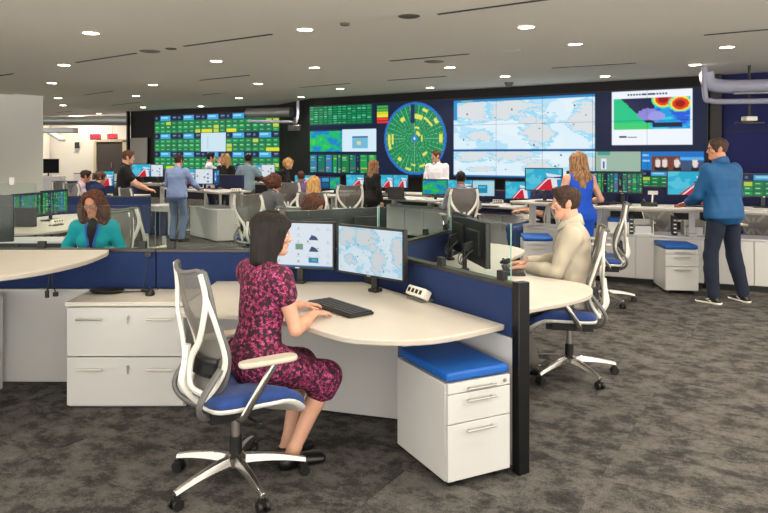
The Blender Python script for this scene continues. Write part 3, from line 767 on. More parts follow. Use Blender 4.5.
# ------------------------------------------------------------------ furniture
def make_chair(label, group=None, arms=True):
    """task chair, faces local +y, base on the floor at the origin"""
    t = empty('task_chair', (0, 0, 0), 0, label, 'chair', group)
    # seat
    out = smooth_poly([(-.235, -.16), (-.255, .06), (-.245, .24), (-.16, .305), (0, .315), (.16, .305), (.245, .24), (.255, .06), (.235, -.16), (0, -.195)], 5)
    def slab(prof):
        m = MB(); n = len(out); vs = []; fs = []
        for k, z, ff in prof: vs += [(x * k, y * k, z + ff(x, y)) for x, y in out]
        for i in range(len(prof) - 1):
            for j in range(n): fs.append((i * n + j, i * n + (j + 1) % n, (i + 1) * n + (j + 1) % n, (i + 1) * n + j))
        fs.append(tuple(reversed(range(n)))); fs.append(tuple((len(prof) - 1) * n + j for j in range(n)))
        return m.add(vs, fs)
    dip = lambda x, y: .018 * (abs(x) / .25) ** 2 - .05 * max(0, (y - .15) / .12) ** 2
    slab([(.95, .445, dip), (1.0, .455, dip), (1.01, .475, dip), (.97, .497, dip), (.85, .507, dip), (.6, .506, dip), (.3, .503, dip)]).build('seat', M['seat'], t, smooth=True, angle=1.2)
    slab([(.90, .425, dip), (1.0, .432, dip), (1.02, .445, dip), (1.0, .452, dip)]).build('seat_shell', M['chairwhite'], t, smooth=True, angle=1.0)
    m = MB(); m.box((0, -.02, .395), (.26, .30, .06)); m.box((0, .12, .375), (.16, .10, .04)); m.tube([(.10, -.02, .39), (.22, .02, .375), (.27, .03, .375)], .008, 8); m.cyl((.25, .03, .365), .018, .02)
    m.build('tilt_mechanism', M['black'], t, bevel=.012)
    m = MB(); m.cyl((0, 0, .13), .032, .11); m.build('column_sleeve', M['black'], t, smooth=True)
    m = MB(); m.cyl((0, 0, .2), .021, .18); m.build('gas_column', M['steel'], t, smooth=True)
    m = MB(); m.lathe((0, 0, .085), [(.03, 0), (.055, .01), (.055, .055), (.035, .07)], 20); hub = m.build('base_hub', M['alu'], t, smooth=True)
    for k in range(5):
        a = 2 * PI * k / 5; d = Vector((math.cos(a), math.sin(a), 0)); sd = Vector((-d.y, d.x, 0)); m = MB()
        vs = []; N = 7
        for i in range(N):
            q = i / (N - 1); p = d * (.03 + q * .330) + Vector((0, 0, .125 - .045 * q * q)); w = .028 - .012 * q; hh = .022 - .010 * q
            vs += [p - sd * w - Vector((0, 0, hh)), p + sd * w - Vector((0, 0, hh)), p + sd * w * .55 + Vector((0, 0, hh)), p - sd * w * .55 + Vector((0, 0, hh))]
        fs = [(i * 4 + j, i * 4 + (j + 1) % 4, i * 4 + 4 + (j + 1) % 4, i * 4 + 4 + j) for i in range(N - 1) for j in range(4)]
        fs += [(3, 2, 1, 0), tuple((N - 1) * 4 + j for j in range(4))]
        m.add(vs, fs); leg = m.build('base_leg', M['alu'], t, bevel=.003)
        m = MB(); c = d * .340; 
        for q in (-1, 1): m.cyl(c + sd * (q * .018 - .009) + Vector((0, 0, .028)) if 0 else (c + sd * (q * .016) + Vector((0, 0, .028))), .001, .001)
        m = MB(); e = d * .350 + Vector((0, 0, .0275))
        for q in (-1, 1): m.tube([e + sd * (q * .019 - .008), e + sd * (q * .019 + .008)], .0275, 16)
        m.tube([e + Vector((0, 0, .0)), e + Vector((0, 0, .055))], .010, 8); m.box(e + Vector((0, 0, .018)), (.036, .030, .03), a)
        m.build('caster', M['black'], t, smooth=True)
    # back: curved sheet, frame and spine follow one surface
    def W(v): return float(np.interp(v, [0, .12, .4, .75, .95, 1.0], [.13, .19, .235, .235, .225, .205]))
    def B(uu, v, dy=0.0):
        x = uu * W(v); z = .50 + .60 * v + .035 * uu * uu * v * v
        y = -.20 - .065 * v * v + .045 * math.sin(PI * min(v * 1.6, 1)) - .02 + .075 * uu * uu * (1 - .3 * v) + dy
        return (x, y, z)
    nu, nv = 17, 24; vs = [B(-1 + 2 * i / (nu - 1), j / (nv - 1)) for j in range(nv) for i in range(nu)]
    fs = [(j * nu + i, j * nu + i + 1, (j + 1) * nu + i + 1, (j + 1) * nu + i) for j in range(nv - 1) for i in range(nu - 1)]
    MB().add(vs, fs).build('back_mesh', M['chairmesh'], t, smooth=True, angle=3)
    loop = [B(-1, v) for v in np.linspace(0.05, .97, 16)] + [B(u_, 1.0) for u_ in np.linspace(-.8, .8, 9)] + [B(1, v) for v in np.linspace(.97, .05, 16)] + [B(u_, .0) for u_ in np.linspace(.6, -.6, 5)]
    MB().tube(loop, .0105, 8, closed=True).build('back_frame', M['grey'], t, smooth=True)
    m = MB()
    for s in (-1, 1):
        P = [B(s * .93, .97, -.012), B(s * .97, .80, -.022), B(s * .86, .62, -.036), B(s * .58, .46, -.055), B(s * .30, .34, -.065), B(s * .20, .20, -.065), B(s * .34, .08, -.05), B(s * .70, .03, -.03)]
        P = smooth_poly(P, 5, closed=False); m.tube(P, [.021] * len(P), 8, flat=.6)
        P = smooth_poly([B(s * .97, .80, -.02), B(s * 1.02, .55, -.018), B(s * 1.0, .3, -.02), B(s * .9, .1, -.022), (s * .10, -.215, .475)], 5, closed=False); m.tube(P, [.019] * len(P), 8, flat=.6)
    P = smooth_poly([B(0, .40, -.058), B(0, .25, -.075), B(0, .1, -.07), (0, -.21, .47), (0, -.13, .415)], 5, closed=False); m.tube(P, .02, 8)
    m.build('spine_frame', M['chairwhite'], t, smooth=True)
    m = MB(); P = smooth_poly([(0, -.30, .56), (0, -.325, .50), (0, -.29, .42), (0, -.20, .375), (0, -.05, .385)], 5, closed=False)
    for s in (-1, 1):
        P = smooth_poly([B(s * .95, .25, -.03), (s * .21, -.245, .52), (s * .17, -.235, .44), (s * .09, -.16, .395), (s * .04, -.05, .39)], 5, closed=False); m.tube(P, [.02] * len(P), 8, flat=.7)
    m.build('back_support', M['grey'], t, smooth=True)
    m = MB(); vs = [B(-.8 + 1.6 * i / 10, .16 + .16 * j / 4, -.016) for j in range(5) for i in range(11)]
    fs = [(j * 11 + i, (j + 1) * 11 + i, (j + 1) * 11 + i + 1, j * 11 + i + 1) for j in range(4) for i in range(10)]
    lb = m.add(vs, fs).build('lumbar_pad', M['black'], t, smooth=True, angle=3); so = lb.modifiers.new('s', 'SOLIDIFY'); so.thickness = .012
    if arms:
        for s in (-1, 1):
            m = MB(); P = smooth_poly([(s * .20, -.06, .405), (s * .275, -.07, .425), (s * .295, -.03, .50), (s * .295, .04, .60), (s * .29, .09, .665)], 5, closed=False); n = len(P)
            m.tube(P, [.020] * n, 10, flat=.62); ar = m.build('arm_support', M['alu'], t, smooth=True)
            po = smooth_poly([(-.035, -.12), (-.045, 0), (-.042, .12), (0, .15), (.042, .12), (.045, 0), (.035, -.12), (0, -.145)], 4)
            m = MB(); m.prism([(s * .285 + x, .055 + y) for x, y in po], .668, .694); m.build('arm_pad', M['pad'], ar, bevel=.009)
    return t

SCR = {}
def scr(key, fn, W, H, mt='screen'):
    k = (key, round(W, 3), round(H, 3))
    if k not in SCR: SCR[k] = screen_mesh('screen', fn(), W, H, M[mt])
    return SCR[k]
PICS = dict(map=lambda: c_map(), map2=lambda: c_map(150, 84, 9), tail=c_tail, icons=c_icons, icons2=lambda: c_icons(96, 56, 12), green=c_green, table=lambda: c_table(110, 60, 1), table2=lambda: c_table(110, 60, 5), table3=lambda: c_table(110, 60, 9),
            dash=lambda: c_dash(96, 54, 3), mix=c_mix, page=c_page, off=lambda: Canvas(4, 4, (6, 6, 8)))
def monitor(label, x, y, z, face, pic, W=.53, H=.32, group=None, lift=.10, stand='base', shell=None):
    """face = direction the display looks. (x, y) is the middle of the display, z the surface it stands on"""
    t = empty('monitor', (x, y, z), math.atan2(face[0], -face[1]), label, 'monitor', group)
    b = .014; m = MB(); m.box((0, .022, lift + H / 2), (W, .030, H)); m.box((0, .045, lift + H * .5), (W * .55, .03, H * .55))
    m.build('shell', shell or M['screenback'], t, bevel=.006)
    m = MB(); zc = lift + H / 2
    m.box((0, .004, lift + b / 2), (W, .012, b)); m.box((0, .004, lift + H - b / 2), (W, .012, b)); m.box((-W / 2 + b / 2, .004, zc), (b, .012, H)); m.box((W / 2 - b / 2, .004, zc), (b, .012, H))
    bz = m.build('bezel', M['black'], t, bevel=.002)
    MB().box((0, -.003, lift + b / 2), (.03, .002, .006)).build('maker_badge', M['steel'], bz)
    link_mesh('screen', scr(pic, PICS[pic], W - 2 * b, H - 2 * b), t, (0, .003, lift + b))
    m = MB()
    if stand == 'base':
        m.box((0, .075, lift * .5 + H * .22), (.05, .025, lift + H * .44)); m.build('stand_neck', M['black'], t, bevel=.004)
        MB().box((0, .06, .008), (.24, .17, .014)).build('stand_base', M['black'], t, bevel=.006)
    elif stand == 'clamp':
        m.box((0, .06, lift * .5 + H * .22), (.05, .03, lift + H * .44)); m.box((0, .06, .012), (.07, .07, .022)); m.build('stand_neck', M['black'], t, bevel=.005)
    elif stand == 'arm':
        m.cyl((0, .12, .001), .035, .02); m.cyl((0, .12, 0), .018, lift + H * .4); m.bar((0, .12, lift + H * .38), (0, .05, lift + H * .45), .04, .05)
        m.build('monitor_arm', M['black'], t, smooth=True)
        mc = MB()
        for k in range(3):
            mc.tube(smooth_poly([(.06 * (k - 1), .07, lift + H * .35), (.08 * (k - 1) + .03, .13, lift + .06), (.03 * k, .15, lift), (.02, .12, .05)], 5, closed=False), .004, 6)
        mc.build('cable', M['grey'], t, smooth=True)
    return t

def pedestal(label, corner, rz, w=.38, d=.53, h=.495, group=None):
    """mobile drawer unit: corner = front-left bottom corner, drawers face local -y"""
    t = empty('mobile_pedestal', (corner[0], corner[1], 0), rz, label, 'drawer unit', group)
    m = MB(); m.box((w / 2, d / 2 + .01, .04 + h / 2 - .005), (w, d - .02, h - .01)); m.build('body', M['cab'], t, bevel=.003)
    zs = [(.045, .325), (.33, .475), (.48, .530)]
    for i, (a, b) in enumerate(zs):
        dr = MB().box((w / 2, -.004 + .012, (a + b) / 2), (w - .004, .026, b - a)).build('drawer', M['cab'], t, bevel=.002)
        hz = b - .035 if i < 2 else (a + b) / 2 - .006
        hm = MB(); hm.tube([(w * .27, -.030, hz), (w * .73, -.030, hz)], .006, 8)
        for xx in (.32, .68): hm.tube([(w * xx, -.030, hz), (w * xx, -.003, hz)], .004, 6)
        hm.build('handle', M['steel'], dr, smooth=True)
    MB().cyl((w * .9, -.012, .505), .009, .01, 12, axis='y').build('lock', M['steel'], t, smooth=True)
    o = MB().box((w / 2, d / 2, .04 + h + .024), (w - .004, d - .004, .046)).build('cushion', M['cushion'], t, bevel=.014, seg=3)
    for xx in (.05, w - .05):
        for yy in (.05, d - .05):
            m = MB(); m.tube([(xx - .012, yy, .02), (xx + .012, yy, .02)], .02, 12); m.cyl((xx, yy, .02), .008, .03, 8); m.build('caster', M['black'], t, smooth=True)
    return t

def keyboard(label, x, y, z, rz, W=.44, D=.14, group=None):
    t = empty('keyboard', (x, y, z), rz, label, 'keyboard', group)
    MB().box((0, 0, .010), (W, D, .016), rx=.0).build('base', M['black'], t, bevel=.004)
    m = MB(); n = 18
    for j in range(5):
        for i in range(n):
            if j == 0 and 4 < i < 10: continue
            m.box((-W / 2 + .018 + i * (W - .036) / (n - 1), -D / 2 + .022 + j * (D - .044) / 4, .0215), ((W - .036) / (n - 1) * .82, (D - .044) / 4 * .82, .007))
        if j == 0: m.box((-W / 2 + .018 + 7 * (W - .036) / (n - 1), -D / 2 + .022, .0215), (.11, .02, .007))
    m.build('keys', M['keys'], t); return t
def mouse(label, x, y, z, rz=0.0, group=None):
    t = empty('mouse', (x, y, z), rz, label, 'mouse', group)
    vs = []; fs = []; n = 16
    prof = [(1.0, 0), (1.03, .006), (.98, .018), (.82, .030), (.5, .038), (.12, .040)]
    for k, zz in prof:
        for i in range(n):
            a = 2 * PI * i / n; vs.append((.032 * k * math.cos(a), .056 * k * math.sin(a) , zz * (1 - .15 * math.sin(a))))
    for i in range(len(prof) - 1):
        for j in range(n): fs.append((i * n + j, i * n + (j + 1) % n, (i + 1) * n + (j + 1) % n, (i + 1) * n + j))
    fs.append(tuple(reversed(range(n)))); fs.append(tuple((len(prof) - 1) * n + j for j in range(n)))
    MB().add(vs, fs).build('shell', M['black'], t, smooth=True, angle=1.5)
    m = MB(); m.tube([(-.003, .028, .036), (.003, .028, .036)], .010, 12); m.build('scroll_wheel', M['grey'], t, smooth=True); return t
def power_box(label, x, y, z, rz=0.0, group=None):
    t = empty('power_module', (x, y, z), rz, label, 'power module', group)
    MB().box((0, 0, .045), (.19, .06, .062), rx=-.5).build('housing', M['whiteplastic'], t, bevel=.008)
    MB().box((0, .01, .008), (.17, .09, .014)).build('base_plate', M['grey'], t, bevel=.003)
    R = Euler((-.5, 0, 0)).to_matrix()
    for k in range(4):
        p = R @ Vector((-.065 + k * .042, -.031, 0)) + Vector((0, 0, .045)); MB().box(p, (.024, .004, .026), rx=-.5).build('socket', M['black'], t)
    return t

def partition(label, a, b, lower=True, zt=.985, glass=True, clamps=(.12, .88), group=None, fabric='blue', endpost=None, glass_h=.31, gspan=(0.0, 1.0), cables=False):
    a = Vector((a[0], a[1], 0)); b = Vector((b[0], b[1], 0)); d = b - a; L = d.length; rz = math.atan2(d.y, d.x)
    t = empty('partition_screen', a, rz, label, 'partition', group)
    MB().box((L / 2, 0, .835), (L - .002, .055, .27)).build('fabric_panel', M[fabric], t, bevel=.008)
    MB().box((L / 2, 0, zt - .01), (L, .068, .024)).build('top_rail', M['rail'], t, bevel=.003)
    if lower:
        MB().box((L / 2, 0, .36), (L - .02, .045, .67)).build('lower_panel', M['cab'], t, bevel=.003)
    if glass:
        g0, g1 = gspan; x0, x1 = L * g0 + .01, L * g1 - .01
        g = MB(); zt2 = zt + .003
        g.box(((x0 + x1) / 2, 0, zt2 + glass_h / 2), (x1 - x0, .008, glass_h))
        # faces: bottom, top, then 4 sides; the two broad sides are clear, the rims greener
        g.m = [1, 1, 0, 1, 0, 1]
        g.build('glass_pane', [M['glass'], M['glassedge']], t)
        for c in clamps: MB().box((L * c, 0, zt + .022), (.055, .034, .062)).build('glass_clamp', M['black'], t, bevel=.003)
    if endpost is not None:
        MB().box((endpost * L, 0, .5), (.055, .075, 1.0)).build('end_post', M['blackmetal'], t, bevel=.004)
    return t

def desktop(label, pts, z, th=.03, n=6, smooth=True, mt='desk', legs=(), panels=(), rigid=()):
    cx = sum(p[0] for p in pts) / len(pts); cy = sum(p[1] for p in pts) / len(pts)
    t = empty('desk', (cx, cy, 0), 0, label, 'desk')
    pl = [(p[0] - cx, p[1] - cy) for p in pts]
    if smooth: pl = smooth_poly(pl, n)
    MB().prism(pl, z - th, z, edge=1).build('desktop', [M[mt], M['deskedge']], t, bevel=.006)
    for lx, ly in legs:
        m = MB(); m.box((lx - cx, ly - cy, z / 2), (.07, .07, z - th - .02)); m.box((lx - cx, ly - cy, .015), (.10, .5, .028)); m.build('leg', M['cab'], t, bevel=.004)
    for (x0, y0), (x1, y1), z0, z1 in panels:
        m = MB(); a = Vector((x0 - cx, y0 - cy, (z0 + z1) / 2)); b = Vector((x1 - cx, y1 - cy, (z0 + z1) / 2)); m.bar(a, b, .022, z1 - z0); m.build('modesty_panel', M['cab'], t, bevel=.002)
    return t

def downlight(x, y, r=.10):
    t = empty('ceiling_light', (x, y, ZC), 0, LIGHT_LABEL, 'ceiling light', 'recessed ceiling downlights')
    MB().lathe((0, 0, -.004), [(r + .022, 0), (r + .022, .004), (r, .010), (r - .004, .012)], 24).build('trim_ring', M['trim'], t, smooth=True) if 0 else None
    m = MB(); n = 24; vs = []; 
    for rr, z in ((r + .022, -.001), (r + .018, -.007), (r, -.006), (r, -.002)):
        vs += [(rr * math.cos(2 * PI * k / n), rr * math.sin(2 * PI * k / n), z) for k in range(n)]
    fs = [(i * n + (k + 1) % n, i * n + k, (i + 1) * n + k, (i + 1) * n + (k + 1) % n) for i in range(3) for k in range(n)]
    m.add(vs, fs); m.build('trim_ring', M['trim'], t, smooth=True)
    m = MB(); m.lathe((0, 0, -.004), [(r, 0), (r, .003)], 24); m.build('lens', M['lens'], t)
    return t
LIGHT_LABEL = 'round recessed white downlight glowing in the pale ceiling'
LIGHTS = []
def lamp(x, y, z, power, color=(1, .88, .73), kind='SPOT', size=2.6, blend=.6, rad=.09, tgt=None):
    d = bpy.data.lights.new('lamp', kind); d.energy = power; d.color = color
    if kind == 'SPOT': d.spot_size = size; d.spot_blend = blend; d.shadow_soft_size = rad
    o = bpy.data.objects.new('downlight_or_fill_beam', d); COL.objects.link(o); o.location = (x, y, z); o.visible_camera = True; return o
# ------------------------------------------------------------------ layout
def at(px, py, z):
    D = FPX * (HC - z) / (py - HY); return ((px - CX) * D / FPX, D)
def xd(px, D): return ((px - CX) * D / FPX, D)

# ---- floor and ceiling
f = MB(); f.box((-2, 17.8, -.05), (46, 38.6, .1)); struct(f.build('floor', M['carpet']))
def ceil_zone(name, poly, z):
    struct(MB().prism(poly, z, z + .12).build(name, M['ceiling']))
uW = Vector((.833, -.554)); 
def line_y(p, X): return p[1] + (X - p[0]) * (-.665)
L1p, L2p = (0, 12.06), (0, 15.8)
ceil_zone('ceiling', [(-16, -1), (14, -1), (14, line_y(L1p, 14)), (-16, line_y(L1p, -16))], ZC)
ceil_zone('ceiling', [(-16, line_y(L1p, -16)), (14, line_y(L1p, 14)), (14, line_y(L2p, 14)), (-16, line_y(L2p, -16))], ZC + .03)
ceil_zone('ceiling', [(-16, line_y(L2p, -16)), (14, line_y(L2p, 14)), (14, 10.4), (6.93, 15.0), (-2.0, 21.05), (-3.4, 23.75), (-8.9, 26.95), (-10.4, 28.2), (-12, 29.5), (-16, 31.0)], ZC + .06)
struct(MB().box((-16.5, 31.5, 4.3), (16, 8, .1)).build('ceiling', M['wallgrey']))

# ---- walls
def wall(name, a, b, z0, z1, m, th=.15):
    a = Vector((a[0], a[1], 0)); b = Vector((b[0], b[1], 0)); d = (b - a).normalized(); n = Vector((-d.y, d.x, 0)) * th / 2
    mb = MB(); mb.bar(a + n + Vector((0, 0, (z0 + z1) / 2)), b + n + Vector((0, 0, (z0 + z1) / 2)), th, z1 - z0); return struct(mb.build(name, M[m]))
WA, WB = Vector((-2.24, 20.8, 0)), Vector((6.93, 14.7, 0))
ew = (WB - WA).normalized(); nw = Vector((-ew.y, ew.x, 0))
o_ = nw * .12
wall('wall_back', tuple(WA + o_), tuple(WB + o_ + ew * 0.12), 0, 3.37, 'darkwall', .2)
wall('wall_right', tuple(WB + o_ + ew * .12), tuple(WB + o_ + ew * 5.2), 0, 3.37, 'navywall_bluelit', .2)
VA, VB = Vector((-8.8, 26.4, 0)), Vector((-3.52, 23.3, 0))
ev = (VB - VA).normalized(); nv = Vector((-ev.y, ev.x, 0))
wall('wall_back_left', tuple(VA + nv * .12 - ev * .25), tuple(VB + nv * .12 + ev * .3), 0, 3.37, 'darkwall', .2)
wall('wall_back_middle', (-3.6, 23.5), (-2.2, 20.9), 0, 3.37, 'darkwall', .2)
wall('wall_back_panel', tuple(VA + nv * .12 - ev * 1.5), tuple(VA + nv * .12 - ev * .25), 0, 3.37, 'darkwall', .2)
wall('wall_far', (-24, 34), (-9, 34), 0, 4.25, 'wallwhite')
wall('wall_far_left', (-24, 20), (-24, 34), 0, 4.25, 'wallwhite')
wall('wall_left', (-15.0, 11.85), (-9.76, 19.7), 0, 3.36, 'wallgrey', .3)
struct(MB().box((-16.6, 33.2, 1.65), (.25, 1.4, 3.3)).build('wall_far_pier', M['wallwhite']))
# seams of the wall panels beside the screens
for k, (a, z) in enumerate(((.5, 2.25), (.5, 1.2))):
    pass
tr = MB(); tr.bar(WB + o_ * .1 + ew * .14 + Vector((0, 0, 1.75)), WB + o_ * .1 + ew * .14 + Vector((0, 0, 1.7)), .02, .02)
b_ = MB()
for z in (1.4, 2.15): 
    p0 = WB + ew * .3 + Vector((0, 0, z)); p1 = WB + ew * 5 + Vector((0, 0, z)); b_.bar(p0 + nw * .01, p1 + nw * .01, .02, .018)
struct(b_.build('trim_1', M['blackmetal']))
b_ = MB(); p0 = WB + ew * .16; b_.box((p0.x, p0.y, 1.7), (.22, .16, 3.4), math.atan2(ew.y, ew.x)); struct(b_.build('trim_2', M['blackmetal']))
# pale sheet stands for the reflection in the glazing beside the left video wall
pm = VA - ev * .9; mm = MB(); mm.box((pm.x, pm.y, 1.55), (.95, .04, 1.5), math.atan2(ev.y, ev.x)); struct(mm.build('trim_3', mat('glazing_reflection_grey', (120, 118, 116), .25)))
pm = VA - ev * 1.5; mm = MB(); mm.box((pm.x, pm.y, 1.7), (.08, .12, 3.4), math.atan2(ev.y, ev.x)); struct(mm.build('trim_4', M['blackmetal']))
# doorway in the far wall
dx0, dx1 = xd(97, 34)[0], xd(128, 34)[0]
d = MB(); d.box(((dx0 + dx1) / 2 - .1, 33.94, 1.13), (dx1 - dx0 - .3, .06, 2.26)); d = struct(d.build('door_1', M['door']))
fr = MB(); fr.box((dx0 - .03, 33.88, 1.15), (.12, .12, 2.4)); fr.box(((dx0 + dx1) / 2, 33.88, 2.33), (dx1 - dx0, .12, .12)); fr.box((dx1 - .08, 33.88, 1.15), (.26, .12, 2.4)); fr.build('door_frame', M['doorlit'], d)
hm = MB(); hm.tube([((dx0 + dx1) / 2, 33.86, 1.0), ((dx0 + dx1) / 2, 33.86, 1.25)], .02, 8); hm.build('door_handle', M['steel'], d)

# exit signs
def exit_sign(label, px, py, D, W=.44, H=.22):
    x, _ = xd(px, D); z = HC + (HY - py) * D / FPX
    t = empty('exit_sign', (x, D, z), 0, label, 'exit sign')
    MB().box((0, 0, 0), (W, .06, H)).build('housing', M['exitbody'], t, bevel=.01)
    fc = bpy.data.curves.new('exit', 'FONT'); fc.body = 'EXIT'; fc.size = H * .98; fc.align_x = 'CENTER'; fc.align_y = 'CENTER'; fc.extrude = .004; fc.offset = .004
    tmp = bpy.data.objects.new('tmp', fc); COL.objects.link(tmp); dg = bpy.context.evaluated_depsgraph_get(); me = bpy.data.meshes.new_from_object(tmp.evaluated_get(dg)); bpy.data.objects.remove(tmp)
    me.materials.clear(); me.materials.append(M['exitred']); o = link_mesh('lettering', me, t, (0, -.036, 0)); o.rotation_euler = (PI / 2, 0, 0)
    MB().cyl((0, 0, H / 2), .012, .45, 8).build('hanger_rod', M['steel'], t, smooth=True)
exit_sign('left red EXIT sign hanging before the dark doorway', 95.5, 137.0, 32.0, .50, .26)
exit_sign('right red EXIT sign hanging before the doorway, nearer the video wall', 112.5, 136.5, 32.0, .46, .25)

# ducts and pipes in the open ceiling
def pipe(name, label, cat, pts, r, m, group=None, n=16):
    pts = smooth_poly([tuple(p) for p in pts], 5, closed=False) if len(pts) > 2 else pts
    o = MB().tube(pts, r, n).build(name, m, smooth=True); tag(o, label, cat, group); return o
pipe('air_duct', 'long round metal duct under the open ceiling beyond the left wall', 'duct', [(-19, 31.2, 2.75), (-16.5, 31.3, 2.75), (-15.8, 31.4, 3.15), (-14.5, 31.5, 3.2), (-9.5, 31.5, 3.2)], .22, M['duct'])
o = MB().box((-14.9, 30.6, 2.72), (2.4, .5, .22)).build('duct_box', M['duct'], bevel=.02); tag(o, 'flat rectangular metal duct below the round duct at far left', 'duct')
o = MB().bar((-16.3, 32.9, 2.9), (-15.0, 32.1, 2.3), .3, .12).build('stair_underside', M['wallwhite'], bevel=.01); tag(o, 'white sloping beam in the bright room at far left', 'beam')
pipe('air_duct', 'round metal duct crossing between the two video walls', 'duct', [(-4.4, 22.1, 2.98), (-3.7, 21.85, 2.98), (-3.2, 21.65, 2.98), (-2.88, 21.5, 2.98)], .15, M['duct'])
pipe('pipe', 'white pipe bent down beside the duct between the video walls', 'pipe', [(-4.3, 21.9, 2.72), (-2.9, 21.2, 2.66), (-2.66, 21.0, 2.70), (-2.62, 20.95, 3.3)], .045, M['ductw'])
pipe('pipe', 'thick white pipe under the ceiling at the right edge', 'pipe', [(6.05, 12.9, 3.2), (6.1, 12.9, 3.0), (6.4, 12.85, 2.93), (7.2, 12.6, 2.92), (9.2, 11.8, 2.92)], .13, M['ductw'])
pipe('pipe', 'thin white pipe below the thick pipe at the right edge', 'pipe', [(5.98, 12.85, 3.3), (6.0, 12.85, 2.75), (6.08, 12.8, 2.66), (6.5, 12.7, 2.64), (9.2, 11.7, 2.62)], .05, M['ductw'])
pipe('conduit', 'slim grey conduit between the two white pipes at the right edge', 'pipe', [(6.4, 12.6, 2.78), (9.2, 11.5, 2.76)], .022, M['duct'])
# projector hanging on the right wall, black camera between the walls
t = empty('projector', (6.85, 12.9, 2.25), .0, 'small projector hanging on a short pole from the pipes at right', 'projector')
MB().box((0, 0, 0), (.42, .3, .05)).build('tray', M['black'], t, bevel=.01); MB().box((0, 0, .08), (.22, .2, .09)).build('housing', M['whiteplastic'], t, bevel=.02); MB().cyl((0, 0, .12), .025, .96, 10).build('pole', M['black'], t, smooth=True)
t = empty('ceiling_camera', (-2.72, 20.9, 2.45), 0, 'dark camera bracket on the wall strip between the two video walls', 'camera')
MB().box((0, 0, 0), (.40, .2, .22)).build('housing', M['screenback'], t, bevel=.03); MB().cyl((.05, -.14, -.02), .06, .08, 16, axis='y').build('lens', M['black'], t, smooth=True); MB().box((0, .1, .2), (.06, .06, .3)).build('bracket', M['black'], t)

# ---- main video wall
def wall_coord(A, e, px, py):
    k = (px - CX) / FPX; t = (k * A.y - A.x) / (e.x - k * e.y); D = A.y + t * e.y; return t, HC + (HY - py) * D / FPX
TW, TH = 1.22, .683
def video_wall(label, A, e, cols, rows, z0, canvas, seam, pw, ph):
    t = empty('video_wall', (A.x, A.y, z0), math.atan2(e.y, e.x), label, 'video wall')
    MB().box((cols * TW / 2, .05, rows * TH / 2), (cols * TW + .06, .08, rows * TH + .06)).build('mounting_frame', M['blackmetal'], t)
    for r in range(rows):
        for c in range(cols):
            sub = Canvas(pw, ph, (0, 0, 0)); sub.a = canvas.a[(rows - 1 - r) * ph:(rows - r) * ph, c * pw:(c + 1) * pw]
            link_mesh('display_panel', screen_mesh('display_panel', sub, TW - seam, TH - seam, M['wallscreen']), t, ((c + .5) * TW, 0, r * TH + seam / 2))
    return t
Wm, Hm = 9 * TW, 3 * TH; z0 = 1.055
C = Canvas(9 * 60, 3 * 34, (20, 30, 58))
def U(px, py):
    t, z = wall_coord(WA, ew, px, py); return t / Wm, 1 - (z - z0) / Hm
def box_px(x0, y0, x1, y1, c, ytop_right=None):
    # content rectangle given by its left edge top/bottom in the photograph
    a = U(x0, y0); b = U(x0, y1); r = U(x1, y0)[0]; C.rect(a[0], a[1], r, b[1], c); return a[0], a[1], r, b[1]
a = box_px(310, 107.5, 372, 125, (10, 96, 62))
r_ = np.random.default_rng(2)
for i in range(13):
    for j in range(8):
        x0 = a[0] + (a[2] - a[0]) * i / 13; y0 = a[1] + (a[3] - a[1]) * j / 8
        C.rect(x0 + .001, y0 + .006, x0 + (a[2] - a[0]) / 13 * .75, y0 + (a[3] - a[1]) / 8 * .6, [(40, 170, 104), (26, 140, 82), (80, 200, 150)][r_.integers(3)])
g = c_green(80, 44); a0 = U(310, 130.5); a1 = U(342, 130.5); b0 = U(310, 151.5); C.paste(a0[0], a0[1], a1[0], b0[1], g)
C.rect(a1[0], a0[1], U(376, 130)[0], b0[1], (206, 228, 240)); C.rect(U(352, 130)[0], a0[1] + .1, U(368, 130)[0], b0[1] - .05, (110, 180, 210)); C.rect(U(352, 130)[0], a0[1] + .1, U(368, 130)[0], a0[1] + .12, (40, 80, 130)); C.rect(U(357, 130)[0], a0[1] + .17, U(361, 130)[0], b0[1] - .09, (210, 206, 150))
tb = c_table(120, 40, 13); b1 = U(310, 153.5); b2 = U(310, 172.5); C.paste(a0[0], b1[1], U(376, 150)[0], min(b2[1], .985), tb)
x0, x1 = U(377.5, 115)[0], U(388, 115)[0]
for k, cc in enumerate(((60, 170, 70), (70, 180, 70), (196, 206, 60), (240, 214, 40), (240, 60, 50), (214, 50, 50))): C.rect(x0, .035 + k * .042, x1, .035 + (k + 1) * .042 - .008, cc)
# round dial
xx, yy = C.grid(); X_ = xx * Wm; Z_ = (1 - yy) * Hm + z0; tc_, zc_ = wall_coord(WA, ew, 414.5, 138.5)
R_ = .985; dx_, dz_ = X_ - tc_, Z_ - zc_; rr = np.sqrt(dx_ ** 2 + dz_ ** 2) / R_; an = np.arctan2(dz_, dx_)
C.mask(rr < 1.0, (40, 110, 190)); C.mask(rr < .93, (14, 128, 72)); 
C.mask((rr < .93) & (rr > .12) & (np.abs(((an / (2 * PI) * 36) % 1) - .5) > .44), (120, 190, 160))
C.mask((rr < .93) & (np.abs(((rr / .93 * 9) % 1) - .5) > .43), (60, 160, 110))
for (ra, rb, a0_, a1_) in ((.55, .68, 65, 95), (.62, .68, 30, 62), (.78, .88, -8, 8), (.80, .88, 172, 200), (.70, .76, 170, 192), (.60, .72, 120, 132), (.8, .88, 60, 72), (.84, .9, 250, 262), (.70, .76, 262, 272), (.76, .82, 282, 296), (.70, .8, 225, 234), (.50, .58, 300, 318), (.78, .88, 30, 40), (.28, .34, 60, 88), (.14, .22, 20, 70), (.22, .27, 340, 20)):
    d_ = (np.degrees(an) - a0_) % 360; C.mask((rr > ra) & (rr < rb) & (d_ < (a1_ - a0_) % 360), (216, 220, 96))
